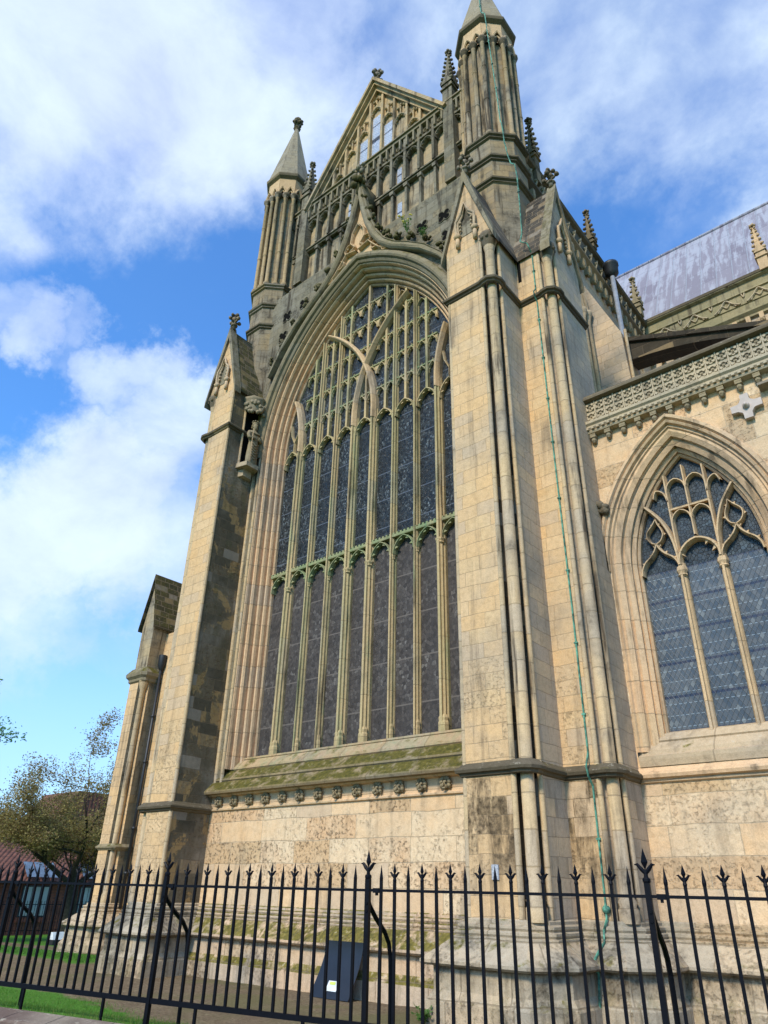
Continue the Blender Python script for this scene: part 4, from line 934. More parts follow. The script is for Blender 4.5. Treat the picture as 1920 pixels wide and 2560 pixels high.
for s in(-1,1):
    # great branching arcs from the mullions to the arch
    A=polyc([(AXc+s*.355,6.9),(AXc+s*.40,7.4),(AXc+s*.55,7.85),(AXc+s*.80,8.22)]); bar2(mb,A,.085,yf-.02,2.66)
    # inner uprights
    B=[(AXc+s*.355,6.95),(AXc+s*.36,8.0),(AXc+s*.36,azin(AXc+.36))]; bar2(mb,B,.07,yf+.02,2.66)
    # side light ogee head
    c=AXc+s*.71
    for q in(-1,1):
        C=polyc([(c+q*.345,6.85),(c+q*.32,6.98),(c+q*.25,7.10),(c+q*.14,7.19),(c+q*.05,7.30),(c,7.42)],5); bar2(mb,C,.06,yf+.01,2.66); cusprun(C,-q,.045,7)
        E_=polyc([(c,7.42),(c+q*.09,7.47),(c+q*.145,7.58),(c+q*.13,7.70),(c+q*.05-s*.03,7.82),(c-s*.06,7.93)],5); bar2(mb,E_,.045,yf+.02,2.66); cusprun(E_,-q,.035,9)
    # small heads beside the apex
    bar2(mb,arcpts(.17,.22,8.45,0,None,AXc+s*.18,4),.05,yf+.03,2.66); bar2(mb,arcpts(.17,.22,7.78,0,None,AXc+s*.18,4),.05,yf+.03,2.66)
    bar2(mb,polyc([(AXc+s*.36,8.2),(AXc+s*.42,8.42),(AXc+s*.55,8.5),(AXc+s*.62,8.35)]),.055,yf+.02,2.66)
bar2(mb,[(AXc,7.42),(AXc,8.9)],.06,yf+.02,2.66); mb.box(AXc-.36,AXc+.36,yf+.04,2.66,8.02,8.06)
CP=arcpts(.355,.41,6.95,0,None,AXc,6); 
for k in (2,4,8,10): 
    x,z=CP[k]; mb.extrude([(x-.02,yf+.05,z+.02),(AXc+(x-AXc)*.72,yf+.05,z-.10),(x+.02,yf+.05,z-.05)],(0,.06,0))
mb.build('aisle_tracery','tracw',aisle_win)
mb=MB(); mb.poly([(AXc-AA,2.60,3.9),(AXc+AA,2.60,3.9),(AXc+AA,2.60,6.9),(AXc-AA,2.60,6.9)]); mb.build('aisle_glass','glassa',aisle_win)
mb=MB(); mb.poly([(x,2.60,z) for x,z in arcpts(AA,AR,AZ,0,6.9,AXc,12)]); mb.build('aisle_head_glass','glasst',aisle_win)
# cornice, corbels and parapet of the aisle
mb=MB(); psweep(mb,[(5.86,YC),(X1,YC)],[(0,9.98),(.14,10.0),(.16,10.04),(.13,10.07),(.17,10.12),(.17,10.16),(.21,10.2),(.21,10.26),(.05,10.33),(.05,10.80)]); mb.build('aisle_cornice','parap',aw)
mb=MB(); psweep(mb,[(5.86,YC),(X1,YC)],[(.05,10.80),(.17,10.83),(.17,10.88),(.10,10.97),(-.22,11.03),(-.25,10.3)]); mb.build('parapet_coping','crust',aw)
x=5.95
while x<X1-.3:
    mb=MB()
    for rz in (10.45,10.68):
        cx_=x+.10
        mb.tube([(cx_+.085*cos(t*PI/4),YC-.055,rz+.085*sin(t*PI/4)) for t in range(9)],.02,4,False)
        for a in range(4): mb.extrude([(cx_+.078*cos(PI/4+a*PI/2)+.03*cos(t*PI/3),YC-.085,rz+.078*sin(PI/4+a*PI/2)+.03*sin(t*PI/3)) for t in range(6)],(0,.035,0))
        mb.blob((cx_,YC-.06,rz),.022,1,4)
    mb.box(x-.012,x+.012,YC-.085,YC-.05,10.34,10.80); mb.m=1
    for rz in (10.45,10.68):
        for a in range(4): mb.poly([(x+.10+.045*cos(a*PI/2)+.024*cos(t*PI/3),YC-.053,rz+.045*sin(a*PI/2)+.024*sin(t*PI/3)) for t in range(6)])  # dark lobes painted as the shadows in the quatrefoil hollows
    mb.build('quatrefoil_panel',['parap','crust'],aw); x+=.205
x=5.95
while x<X1-.5: mb=MB(); mb.box(x,x+.055,YC-.20,YC-.14,10.065,10.115); mb.build('dentil','parap',aw); x+=.11
for k in range(24):
    x=6.04+.315*k; mb=MB(); mb.box(x-.06,x+.06,YC-.13,YC,9.90,9.985); mb.lathe([(.05,9.90),(.055,9.84),(.025,9.79),(.0,9.78)],(x,YC-.065),8); mb.box(x-.03,x+.03,YC-.06,YC,9.79,9.90)
    mb.build('corbel','carve',aw)
# cross shaped tie plate
mb=MB(); c=(8.90,9.40); 
pts=[]
for a in range(4):
    u=Vector((cos(a*PI/2),sin(a*PI/2))); v=Vector((-u.y,u.x))
    for q,w in ((.12,-.085),(.15,-.075),(.26,-.07),(.26,.07),(.15,.075)): 
        p=u*q+v*w; pts.append((c[0]+p.x,YC-.10,c[1]+p.y))
mb.extrude(pts,(0,.10,0)); mb.m=0; mb.smooth=True; mb.X=Matrix.Translation((c[0],YC-.10,c[1]))@Matrix.Rotation(R(90),4,'X'); mb.lathe([(.06,0),(.06,.04),(.035,.05),(.03,.09),(0,.09)],(0,0),12); mb.X=None
mb.build('cross_tie_plate','pale_plate',aw)
mb=MB(); mb.extrude([(9.17,YC,9.62),(9.17,YC-.2,9.66),(9.17,YC-.2,9.71),(9.17,YC,9.78)],(1.6,0,0)); mb.build('wall_ledge','crust',aw)
# aisle lean-to roof, seen only from elsewhere
mb=MB(); mb.poly([(5.9,YC+.2,10.6),(X1,YC+.2,10.6),(X1,11.7,11.4),(5.0,11.7,11.4),(5.0,2.8,10.6)]); mb.build('aisle_roof','lead',church)
# ---- choir transept beyond
YT=11.75
mb=MB(); mb.poly([(4.9,YT,10.5),(18,YT,10.5),(18,YT,19.6),(4.9,YT,19.6)]); tw=mb.build('transept_wall','side',church)
mb=MB(); psweep(mb,[(4.9,YT),(18,YT)],[(0,18.95),(.10,19.0),(.10,19.08),(.2,19.18),(.2,19.26),(.06,19.35),(.06,19.62),(.10,19.64),(.04,19.68),(.04,20.12),(.10,20.14),(.08,20.2),(.08,20.5),(.2,20.56),(.22,20.66),(.1,20.74),(-.3,20.8),(-.3,19)]); mb.build('transept_parapet','para2',tw)
mb=MB(); x=5.2
while x<17.5:
    P=polyc([(x,19.70),(x+.22,19.86),(x+.42,20.08),(x+.62,19.86),(x+.84,19.70)],5); bar2(mb,P,.07,YT-.12,YT-.03)
    P=polyc([(x+.12,19.70),(x+.28,19.92),(x+.42,19.78),(x+.56,19.92),(x+.72,19.70)],5); bar2(mb,P,.05,YT-.10,YT-.03)
    bar2(mb,polyc([(x+.95,20.12),(x+1.0,19.95),(x+1.05,20.12)],3),.05,YT-.1,YT-.03); x+=1.08
mb.build('parapet_relief','parap',tw)
mb=MB(); mb.box(4.95,18,YT-.23,YT-.0,20.6,20.72); mb.build('transept_coping','crust',tw)
x=5.3
while x<17:
    mb=MB(); mb.box(x,x+.14,YT-.2,YT,18.72,18.98); mb.blob((x+.07,YT-.12,18.7),.09,int(x*9),4); mb.build('transept_corbel','carvew',tw); x+=.42
mb=MB(); mb.poly([(1.5,12.0,20.65),(22,12.0,20.65),(22,16,27.9),(1.5,16,27.9)]); mb.poly([(1.5,16,27.9),(22,16,27.9),(22,20,20.65),(1.5,20,20.65)]); mb.build('transept_roof','lead',church)
mb=MB(); mb.smooth=True; mb.tube([(1.5,16,27.9),(22,16,27.9)],.1,8); mb.build('ridge_roll','lead',church)
pinnacle(9.25,11.62,20.6,21.4,22.75,.32,'carvew',seed=8); pinnacle(13.2,11.62,20.6,21.4,22.75,.32,'carvew',seed=9)
for x_ in (7.2,9.9,12.6):
    mb=MB(); mb.poly([(x_+u,YT-.01,z) for u,z in arcpts(.8,1.4,16.2,0,13.0,0,8)]); mb.build('transept_glass','glass',tw)
# ---- south side: mirrored aisle wall and the outer buttress with its pipe
mb=MB(); mb.poly([(-11.0,3.2,-.9),(-5.96,3.2,-.9),(-5.96,3.2,9.2),(-11.0,3.2,9.2)]); mb.poly([(-11.0,3.2,9.2),(-5.96,3.2,9.2),(-5.96,9,10.2),(-11.0,9,10.2)]); mb.poly([(-5.96,2.75,0),(-5.96,9,0),(-5.96,9,10),(-5.96,2.75,10)])
mb.poly([(-4.9,2.4,9),(-4.9,11.7,9),(-4.9,11.7,20.6),(-4.9,2.4,20.6)]); mb.build('south_aisle_wall','butt_l',church)
CXr,CXl,CY=-10.15,-10.92,2.60
CP_=[(CXl,5.2),(CXl,CY),(-10.42,CY),(-10.40,CY+.14),(-10.30,CY+.20),(CXr,CY+.24),(CXr,5.2)]
CS=[(CXl,5.2),(CXl,CY),(CXr-.06,CY),(CXr,CY+.06),(CXr,5.2)]
mb=MB()
for i in range(len(CP_)-1):
    (x0,y0),(x1,y1)=CP_[i],CP_[i+1]; mb.m=0 if abs(y1-y0)<abs(x1-x0) else 1
    mb.poly([(x0,y0,.9),(x1,y1,.9),(x1,y1,7.75),(x0,y0,7.75)])
cb=mb.build('outer_buttress',['butt_l','grey'],church)
mb=MB(); mb.box(CXl+.04,CXr-.05,CY+.06,5.2,7.8,9.4); mb.extrude([(CXl+.04,CY+.06,9.4),(CXr-.05,CY+.06,9.4),((CXl+CXr)/2,CY+.06,11.1)],(0,2.5,0)); mb.build('upper_stage',M['panel'],cb)
mb=MB()
for s,xx in ((-1,CXl-.08),(1,CXr+.08)):
    xm=(CXl+CXr)/2; mb.extrude([(xx,CY-.04,9.28),(xx,CY-.04,9.38),(xm,CY-.04,11.32),(xm,CY-.04,11.18)],(0,2.7,0))
mb.build('buttress_roof','slatem',cb)
mb=MB(); psweep(mb,CS,[(0,7.45),(.05,7.5),(.05,7.58),(.12,7.66),(.13,7.76),(.0,7.95)]); mb.build('string_course','mouldw',cb)
mb=MB(); psweep(mb,CS,STR(2.60,.7)); mb.build('string_course','mouldw',cb)
mb=MB(); psweep(mb,CS,[(a,b-.15) for a,b in PLINTH]); mb.build('outer_plinth','plinth',cb)
mb=MB(); mb.smooth=True; mb.lathe([(.11,1.1),(.12,1.3),(.085,1.38),(.085,7.2),(.11,7.25),(.15,7.42),(.17,7.5)],(CXr-.14,CY+.12),12); mb.build('buttress_shaft','shaft',cb)
mb=MB(); mb.smooth=True; mb.tube([(-10.03,3.10,1.0),(-10.03,3.10,8.0)],.05,8)
for z in (1.9,3.1,5.0,6.4): mb.lathe([(.05,z-.04),(.07,z-.03),(.07,z+.03),(.05,z+.04)],(-10.03,3.10),8)
mb.lathe([(.06,7.9),(.13,8.05),(.14,8.35),(.14,8.4)],(-10.03,3.10),8); mb.build('downpipe','pipe',cb)
# ---- niche for the statue on the inner face of the left buttress
f=lambda u,o,z:(-3.885+o,u,z)
mb=MB(); dk=MB()
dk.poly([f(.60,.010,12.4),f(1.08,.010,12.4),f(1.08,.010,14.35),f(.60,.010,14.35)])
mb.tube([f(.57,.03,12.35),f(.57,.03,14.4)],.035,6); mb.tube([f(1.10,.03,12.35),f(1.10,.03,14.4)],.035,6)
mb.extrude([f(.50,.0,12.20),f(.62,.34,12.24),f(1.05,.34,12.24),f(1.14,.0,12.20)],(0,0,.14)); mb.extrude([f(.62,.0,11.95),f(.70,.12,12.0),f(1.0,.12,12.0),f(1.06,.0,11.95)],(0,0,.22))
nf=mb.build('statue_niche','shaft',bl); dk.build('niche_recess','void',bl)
mb=MB(); mb.smooth=True
mb.lathe([(.30,14.18),(.34,14.3),(.36,14.6),(.40,14.66),(.0,14.72)],(-3.82,.84),8)
for j in range(26): a=j*.75; mb.blob((-3.82+.33*abs(cos(a)),.84+.33*sin(a),14.12+.38*rnd.random()),.07,j,4)
mb.build('niche_canopy','carve',bl)
# ============================================================ statue in the niche (king or saint in long robe, facing +x)
def statue():
    root=thing('stone_statue','weathered stone statue of a crowned robed figure standing in the niche on the left buttress','statue',loc=(-3.66,.84,12.36))
    mb=MB(); mb.smooth=True; B=Matrix.Translation((0,0,0)); ring=[]
    # robe and body as one surface: (height, half depth along x, half width along y, shift x)
    prof=[(0,.12,.19,0),(.05,.15,.205,0),(.25,.14,.195,0),(.5,.13,.18,.0),(.72,.12,.165,.01),(.86,.115,.155,.01),(.98,.12,.17,.0),(1.10,.115,.20,-.005),(1.20,.10,.215,-.01),(1.26,.075,.16,-.01),(1.295,.05,.07,-.005),(1.335,.05,.055,.005),(1.38,.075,.07,.012),(1.44,.088,.078,.015),(1.50,.088,.08,.015),(1.55,.07,.066,.01),(1.585,.03,.03,.01)]
    for z,a,b,sx in prof:
        row=[]
        for k in range(24):
            t=2*PI*k/24; fold=1+(.07*sin(7*t+z*5) if z<.8 else .02*sin(5*t)) if z<1.2 else 1
            row.append((sx+a*fold*cos(t),b*fold*sin(t),z))
        ring.append(row)
    mb.grid(ring,False,True)
    for s in(-1,1):   # arms bent to the chest, hands on the body
        mb.tube([(0,s*.185,1.19),(.03,s*.235,1.05),(.06,s*.235,.93),(.13,s*.16,.93),(.17,s*.06,.99 if s>0 else .90)],[.06,.065,.058,.045,.032],8)
        for k in range(4): mb.tube([(.165,s*.06,.985-.0*s+(k-1.5)*.018 if s>0 else .895+(k-1.5)*.018),(.185,s*.02,.985+(k-1.5)*.018 if s>0 else .895+(k-1.5)*.018)],[.010,.008],5)
    mb.tube([(.095,0,1.475),(.118,0,1.445),(.095,0,1.43)],[.012,.017,.012],5)    # nose
    body=mb.build('robed_body','carve',root)
    mb=MB(); mb.smooth=True
    for k in range(6):     # V shaped mantle folds
        z=.72-.10*k; mb.tube([(.10,-.15,z+.06),(.155,-.02+.0,z-.07),(.10,.15,z+.06)],[.02,.028,.02],6)
    mb.tube([(.03,-.20,1.18),(.125,-.06,1.12),(.13,.08,1.14),(.03,.2,1.2)],[.03,.03,.03,.03],6)
    mb.build('mantle','carve',root)
    mb=MB(); mb.smooth=True
    for j in range(14): a=j*.45; mb.blob((.0+.06*cos(a)-.02,.075*sin(a)*1.1,1.42+.05*(j%3)),.035,j,4)
    for j in range(9): a=j*.7; mb.blob((.06+.02*cos(a),.035*sin(a),1.40-.03*(j%3)),.022,j,4)
    mb.build('hair_and_beard','carve',root)
    mb=MB(); mb.lathe([(.085,1.53),(.09,1.57),(.095,1.60)],(.01,0),12)
    for j in range(8): a=j*PI/4; mb.blob((.01+.095*cos(a),.095*sin(a),1.63),.03,j,4)
    mb.build('crown','carve',root)
    mb=MB(); mb.tube([(.15,-.17,.05),(.16,-.165,1.15)],.012,6); mb.build('staff','carvew',root)
    for c in list(root.children): c.scale=(.92,.92,.92)
statue()
# ============================================================ lightning conductor on the right hand turret and buttress
root=thing('lightning_conductor','green verdigris copper lightning strip clipped down the right turret and buttress','lightning conductor',loc=(5.57,YB,0))
def locl(p): return (p[0]-5.57,p[1]-YB,p[2])
W=[(4.55,1.40,29.0),(4.85,.955,25.75),(4.98,.95,25.5),(5.02,.93,24.5),(5.12,1.00,21.0),(5.14,1.0,20.05),(5.20,.93,19.84),(5.2,.98,19.5),(5.19,1.02,19.05),(5.25,.92,18.93),(5.26,1.00,18.5),(5.30,1.05,18.2),(5.42,1.02,18.02),(5.42,1.08,17.6),(5.40,1.10,16.5),(5.37,1.12,15.6),(5.36,1.0,15.22),(5.54,.98,15.02),(5.555,1.02,14.92),(5.555,YB-.02,14.8),(5.55,YB-.02,13.7),(5.55,YB-.14,13.52),(5.55,YB-.13,13.44),(5.55,YB-.02,13.3),(5.55,YB-.02,9.0),(5.57,YB-.03,6.0),(5.56,YB-.02,3.6),(5.56,YB-.14,3.38),(5.57,YB-.12,3.22),(5.58,YB-.02,3.1),(5.57,YB-.02,1.6),(5.58,YB-.06,1.3),(5.55,YB-.14,1.15),(5.57,YB-.2,1.02),(5.54,YB-.34,.92),(5.50,YB-.52,.76),(5.54,YB-.42,.66),(5.53,YB-.45,.4),(5.51,YB-.47,.1)]
mb=MB()
for i in range(len(W)-1):
    mb.tube([locl(W[i]),locl(W[i+1])],.017,4)
mb.build('copper_strip','copper',root)
for i in range(len(W)-1):
    A,B=Vector(W[i]),Vector(W[i+1]); n=int((B-A).length/1.05)
    for k in range(max(n,0)):
        p=A.lerp(B,(k+.5)/n); mb=MB(); mb.box(p.x-.032-5.57,p.x+.032-5.57,p.y-.02-YB,p.y+.02-YB,p.z-.014,p.z+.014); mb.build('clip','copper',root)
mb=MB(); mb.smooth=True; mb.X=Matrix.Translation((0.01,-.03,1.42))@Matrix.Rotation(R(90),4,'X'); mb.lathe([(.055,-.02),(.06,.02),(.035,.06),(0,.07)],(0,0),12); mb.build('test_clamp','copper',root)
# ============================================================ black sheet leaning on the plinth
def onsheet(x,t,o): z=.80*t**.9; return (x*(1-.04*t)+.03*t,.24-.34*(1-t)**1.8+.03*abs(x)*(1-t)-o,z+.012)
root=thing('plastic_sheet','black curved plastic sheet with white sticker leaning against the mossy wall base','plastic sheet',loc=(.93,.40,0))
mb=MB(); mb.smooth=True; rows=[]
for k in range(13):
    t=k/12; z=.76*t**.9; rows.append([onsheet(x,t,0) for x in (-.44,-.3,-.1,.1,.3,.44)])
mb.grid(rows); mb.grid([[(x,y+.012,z) for x,y,z in r] for r in rows][::-1])
mb.grid([[rows[0][j],(rows[0][j][0],rows[0][j][1]+.012,rows[0][j][2])] for j in range(6)]); mb.grid([[r[0],(r[0][0],r[0][1]+.012,r[0][2])] for r in rows])
mb.grid([[r[-1],(r[-1][0],r[-1][1]+.012,r[-1][2])] for r in rows]); mb.build('sheet','sheet',root)
mb=MB(); mb.poly([onsheet(-.12,.10,.006),onsheet(.12,.10,.006),onsheet(.12,.26,.006),onsheet(-.12,.26,.006)]); mb.build('sticker','label',root)
mb=MB(); mb.poly([onsheet(-.08,.20,.010),onsheet(.05,.20,.010),onsheet(.05,.245,.010),onsheet(-.08,.245,.010)]); mb.build('sticker_print','yel',root)
# ============================================================ ground
FO=Vector((1.21,-5.47)); FV=Vector((2.353,.473)); FN=Vector((-.1973,.9803)); FU=FV.normalized()
def gz(x,y):
    d=(Vector((x,y))-FO).dot(FN)
    e=max(0,min(1,1-(d-.1)/2.3)); z=.39*e*e*(3-2*e) if d>-.2 else 0
    if x<-8: z-=min(.9,(-8-x)*.033)
    return z
def hz(x,y,s=1.): 
    return .5*(sin(x*1.7*s+y*.9)*sin(y*2.1*s-x*.5)+.5*sin(x*4.3*s+1.3)*sin(y*3.7*s+.4))
def axis(lo,hi,st,far,n):
    a=[lo+st*i for i in range(int((hi-lo)/st)+1)]; L=[lo-(abs(far)-abs(lo))*((i/n)**2) for i in range(n,0,-1)]; Rr=[hi+(far-hi)*((i/n)**2) for i in range(1,n+1)]; return L+a+Rr
def groundmat():
    m,t,b=newmat('lawn_and_trodden_earth'); N=NT(t); g=N.n('ShaderNodeNewGeometry'); P=g.outputs['Position']; px,py,pz=N.xyz(P)
    n1=N.noise(P,.5,5,.6); n2=N.noise(P,2.5,7,.65); n3=N.noise(P,18,5,.7); n4=N.noise(N.vec('MULTIPLY',P,(1,1,1)).outputs[0],90,3,.7)
    dirt=N.mix(N.rng(n2,.35,.65),(.17,.12,.07),(.27,.20,.115)); dirt=N.mix(N.rng(n3,.42,.62),dirt,(.12,.085,.05)); dirt=N.mix(N.math('MULTIPLY',N.rng(n4,.62,.68),.5),dirt,(.42,.36,.26))
    dirt=N.mix(N.math('MULTIPLY',N.rng(n1,.48,.6),.6),dirt,(.14,.13,.05))
    gr=N.mix(N.rng(n3,.3,.7),(.045,.12,.012),(.11,.27,.03)); gr=N.mix(N.rng(n1,.4,.65),gr,(.07,.17,.02))
    # grass strip beside the fence and the lawns to the left; a trodden path in between
    d=N.math('ADD',N.math('MULTIPLY',N.math('SUBTRACT',px,FO.x),FN.x),N.math('MULTIPLY',N.math('SUBTRACT',py,FO.y),FN.y))
    e=N.math('ADD',d,N.math('MULTIPLY',N.math('SUBTRACT',n2,.5),.9))
    lim=N.rng(px,-2.5,3.8,3.7,1.3); near=N.rng(N.math('SUBTRACT',lim,e),-.06,.10)
    # far left lawn between two worn paths
    q=N.math('ADD',N.math('ADD',py,N.math('MULTIPLY',px,.18)),N.math('MULTIPLY',N.math('SUBTRACT',n2,.5),.5))
    l1=N.math('MULTIPLY',N.rng(q,-1.15,-1.0),N.rng(q,.45,.30)); l1=N.math('MULTIPLY',l1,N.rng(px,-6.6,-7.2))
    l2=N.math('MULTIPLY',N.rng(q,1.25,1.45),N.rng(px,-9.5,-10.2))
    f=N.math('MAXIMUM',near,N.math('MAXIMUM',l1,l2))
    c=N.mix(f,dirt,gr); t.links.new(c,b.inputs['Base Color']); b.inputs['Roughness'].default_value=1; b.inputs['Specular IOR Level'].default_value=.1
    t.links.new(N.bump(N.math('ADD',N.math('MULTIPLY',n3,1),N.math('MULTIPLY',n4,.5)),.7,.04),b.inputs['Normal']); return m
M['ground']=groundmat()
xs=axis(-20,12,.4,900,14); ys=axis(-7,6,.35,900,14)
mb=MB(); mb.smooth=True; mb.grid([[(x,y,gz(x,y)+.018*hz(x,y,1.5)*(1 if abs(x)<30 and abs(y)<20 else 0)) for x in xs] for y in ys])
tag(mb.build('ground','ground'),kind='structure')
M['road']=simple('asphalt',(.06,.06,.062),.9,0,.3,20,.01)
mb=MB(); A=FO-FV*12-FN*.62; B=FO+FV*12-FN*.62; mb.poly([(A.x,A.y,.03),(B.x,B.y,.03),((B-FN*9).x,(B-FN*9).y,.03),((A-FN*9).x,(A-FN*9).y,.03)][::-1])
tag(mb.build('pavement','road'),kind='structure')
# ============================================================ coping topped dwarf wall
M['cope']=stone('coping_sandstone',[(0,(.09,.067,.058)),(.5,(.15,.115,.10)),(1,(.13,.108,.09))],5,5,mortar=.0,dark=.5,streak=0,moss=.12,grey=.4,joint=0)
root=thing('dwarf_wall','low stone wall with sloping mauve coping in front of the iron railings','wall',loc=(FO.x,FO.y,0))
fa=math.atan2(FV.y,FV.x); XW=Matrix.Rotation(fa,4,'Z')   # local: x along the fence, y towards the church
mb=MB(); mb.X=XW; mb.box(-9,13,-.50,-.12,-.1,.33); mb.build('wall_body','cope',root)
x=-9.0; k=0
while x<13:
    L=.62+.06*((k*37)%5-2)/2; mb=MB(); mb.X=XW; g=.006
    mb.extrude([(x+g,-.12,.30),(x+g,-.12,.425),(x+g,-.16,.44),(x+g,-.42,.395),(x+g,-.44,.375),(x+g,-.44,.36),(x+g,-.56,.335),(x+g,-.58,.31),(x+g,-.58,.25),(x+g,-.50,.25)],(L-2*g,0,0))
    mb.build('coping_stone','cope',root); x+=L; k+=1
# ============================================================ iron railings
root=thing('iron_railings','black wrought iron railings with spear and fleur heads on the low wall','railings',loc=(FO.x,FO.y,0))
RZ,BZ=1.60,.616
def leaf_head(mb,x,z,s=1.):
    for k in (0,):
        w=.021*s; T=z+.125*s
        a=[(x,0,T)]; mid=[(x-w,0,z+.045*s),(x,-w*.7,z+.045*s),(x+w,0,z+.045*s),(x,w*.7,z+.045*s)]; lo=(x,0,z)
        t=mb.pt(a[0]); m_=[mb.pt(p) for p in mid]; l=mb.pt(lo)
        for i in range(4): mb.face((m_[i],m_[(i+1)%4],t)); mb.face((m_[(i+1)%4],m_[i],l))
    for s2 in(-1,1):
        mb.tube([(x,0,z-.02*s),(x+s2*.022*s,0,z+.005*s),(x+s2*.045*s,0,z+.032*s),(x+s2*.062*s,0,z+.03*s)],[.012*s,.014*s,.010*s,.003*s],6)
def mkbar(fleur):
    mb=MB(); mb.X=XW; r=.0115
    mb.box(-r,r,-r,r,BZ,1.68)
    if fleur:
        mb.tube([(0,0,1.67),(0,0,1.68),(0,0,1.70)],[.014,.017,.012],8); mb.tube([(0,0,1.70),(0,0,1.73)],[.012,.010],8); leaf_head(mb,0,1.715,.82)
    else:
        mb.tube([(0,0,1.67),(0,0,1.68),(0,0,1.695),(0,0,1.80)],[.013,.015,.016,.001],8)
    return mb
def inst(src,x):
    o=src.copy(); col.objects.link(o); o.parent=root; o.location=(FU.x*x,FU.y*x,0); return o
protos=[mkbar(True).build('fleur_bar','iron',root),mkbar(False).build('spike_bar','iron',root)]
used=[0,0]; SP=2.4/18
for k in range(-5,18*4+9):
    if k%18==0: continue
    j=k%18; fl=0 if j%2==0 else 1
    if used[fl]==0: protos[fl].location=(FU.x*k*SP,FU.y*k*SP,0); used[fl]=1
    else: inst(protos[fl],k*SP)
def post():
    mb=MB(); mb.X=XW; r=.021
    mb.box(-r,r,-r,r,.30,1.69); mb.tube([(0,0,1.69),(0,0,1.70),(0,0,1.715),(0,0,1.725)],[.026,.030,.030,.022],8); mb.tube([(0,0,1.72),(0,0,1.78)],[.017,.014],8); leaf_head(mb,0,1.775,1.22)
    for z in (1.50,1.44): mb.tube([(0,-.03,z),(0,.03,z)],.012,6)
    return mb
pp=post().build('post','iron',root)
mb=MB(); mb.X=XW; mb.tube([(0,.01,1.52),(0,.05,1.47),(0,.16,1.38),(0,.33,1.27),(0,.41,1.18),(0,.44,1.08),(0,.45,.9),(0,.46,.05)],.021,6); st=mb.build('back_stay','iron',pp)
for k in (-1,1,2,3,4):
    o=pp.copy(); col.objects.link(o); o.parent=root; o.location=(FU.x*2.4*k,FU.y*2.4*k,0); s2=st.copy(); col.objects.link(s2); s2.parent=o
for nm,z,h,w in (('top_rail',RZ,.011,.014),('bottom_rail',BZ,.022,.012)):
    mb=MB(); mb.X=XW; mb.box(-3.2,11.2,-w,w,z-h,z+h)
    if nm=='top_rail':
        for k in range(-1,5): mb.box(k*2.4+.06,k*2.4+.12,-.02,.02,z-.02,z+.018); mb.box(k*2.4+.08,k*2.4+.10,-.012,.012,z-.04,z-.02)
    mb.build(nm,'iron',root)
for k in range(-2,10):
    mb=MB(); mb.X=XW; mb.box(k*1.2+.58,k*1.2+.605,-.012,.012,.34,.60); mb.build('foot','iron',root)
# ============================================================ grass blades along the fence and on the near lawn
M['grass']=leafmat('grass_blade',(.055,.15,.015),(.15,.30,.05)); M['drygrass']=leafmat('dry_grass_blade',(.22,.22,.07),(.12,.2,.04))
mb=MB(); q=random.Random(3)
def blade(mb,x,y,z,h,w):
    a=q.uniform(0,PI); dx,dy=w*cos(a),w*sin(a); lx,ly=q.uniform(-.5,.5)*h,q.uniform(-.5,.5)*h
    mb.poly([(x-dx,y-dy,z),(x+dx,y+dy,z),(x+lx,y+ly,z+h)])
for i in range(42000):
    s=q.uniform(-9.5,5.2); d=q.random()*3.6-.08
    if d>3.6-.36*max(0,s+2)-.3*q.random(): continue
    p=FO+FU*s+FN*d; mb.m=1 if q.random()<.12+(.45 if s>1.2 else 0) else 0
    blade(mb,p.x,p.y,gz(p.x,p.y)-.01,q.uniform(.02,.055)*(1.5 if d<.08 else 1),.004)
tag(mb.build('grass',['grass','drygrass']),label='short green grass growing along the foot of the railings',cat='grass',kind='stuff')
mb=MB()
for i in range(16000):
    x=q.uniform(-17,-7.0); y=q.uniform(-1.2,.6)-.18*x-.0; yy=y
    if not(-.85<y+.18*x<.25): continue
    blade(mb,x,y,gz(x,y)-.01,q.uniform(.03,.06),.008)
tag(mb.build('lawn_grass',['grass']),label='bright mown lawn beyond the trodden path to the left',cat='lawn',kind='stuff')
# ============================================================ weeds
def weed(name,label,cat,loc,h,n,flowers,seed,spread=.25,dark=False):
    root=thing(name,label,cat,'weeds rooted in the masonry',loc=loc); q=random.Random(seed); mb=MB(); st=MB(); fl=MB()
    for k in range(n):
        a=q.uniform(0,2*PI); r=q.uniform(.2,1)*spread; p0=Vector((0,0,0)); p2=Vector((r*cos(a),r*sin(a)*.6-.06,h*q.uniform(.4,1))); p1=p2*.5+Vector((0,0,.06)); st.tube([p0,p1,p2],[.006,.004,.003],4)
        for j in range(7):
            t=q.uniform(.25,1); c=p0.lerp(p2,t); s=q.uniform(.02,.045); u=Vector((q.uniform(-1,1),q.uniform(-1,1),q.uniform(-.3,.8))).normalized()*s; v=u.cross(Vector((q.random(),q.random(),q.random()))).normalized()*s*.5
            mb.poly([c,c+u+v,c+u*2,c+u-v])
        if flowers and k%2==0:
            for j in range(5): fl.blob(p2+Vector((q.uniform(-.04,.04),q.uniform(-.04,.04),q.uniform(-.02,.05))),.018,j,3)
    st.build('stem','weed',root); mb.build('leaves','weed',root)
    if flowers: fl.build('flowers','flower',root)
weed('flowering_weed','tall green weed with yellow flowers sprouting from the ogee moulding','plant',(2.05,.86,17.85),.75,12,True,1,.22)
weed('weed','small leafy green weed rooted right of the yellow flowering one','plant',(2.62,.86,17.3),.3,14,False,2,.18)
weed('weed','tuft of green weeds at the foot of the right buttress corner','plant',(3.46,-.42,.0),.22,14,False,3,.18)
weed('weed','bright green weeds growing at the right end of the plinth','plant',(5.3,.60,.02),.22,16,False,4,.25)
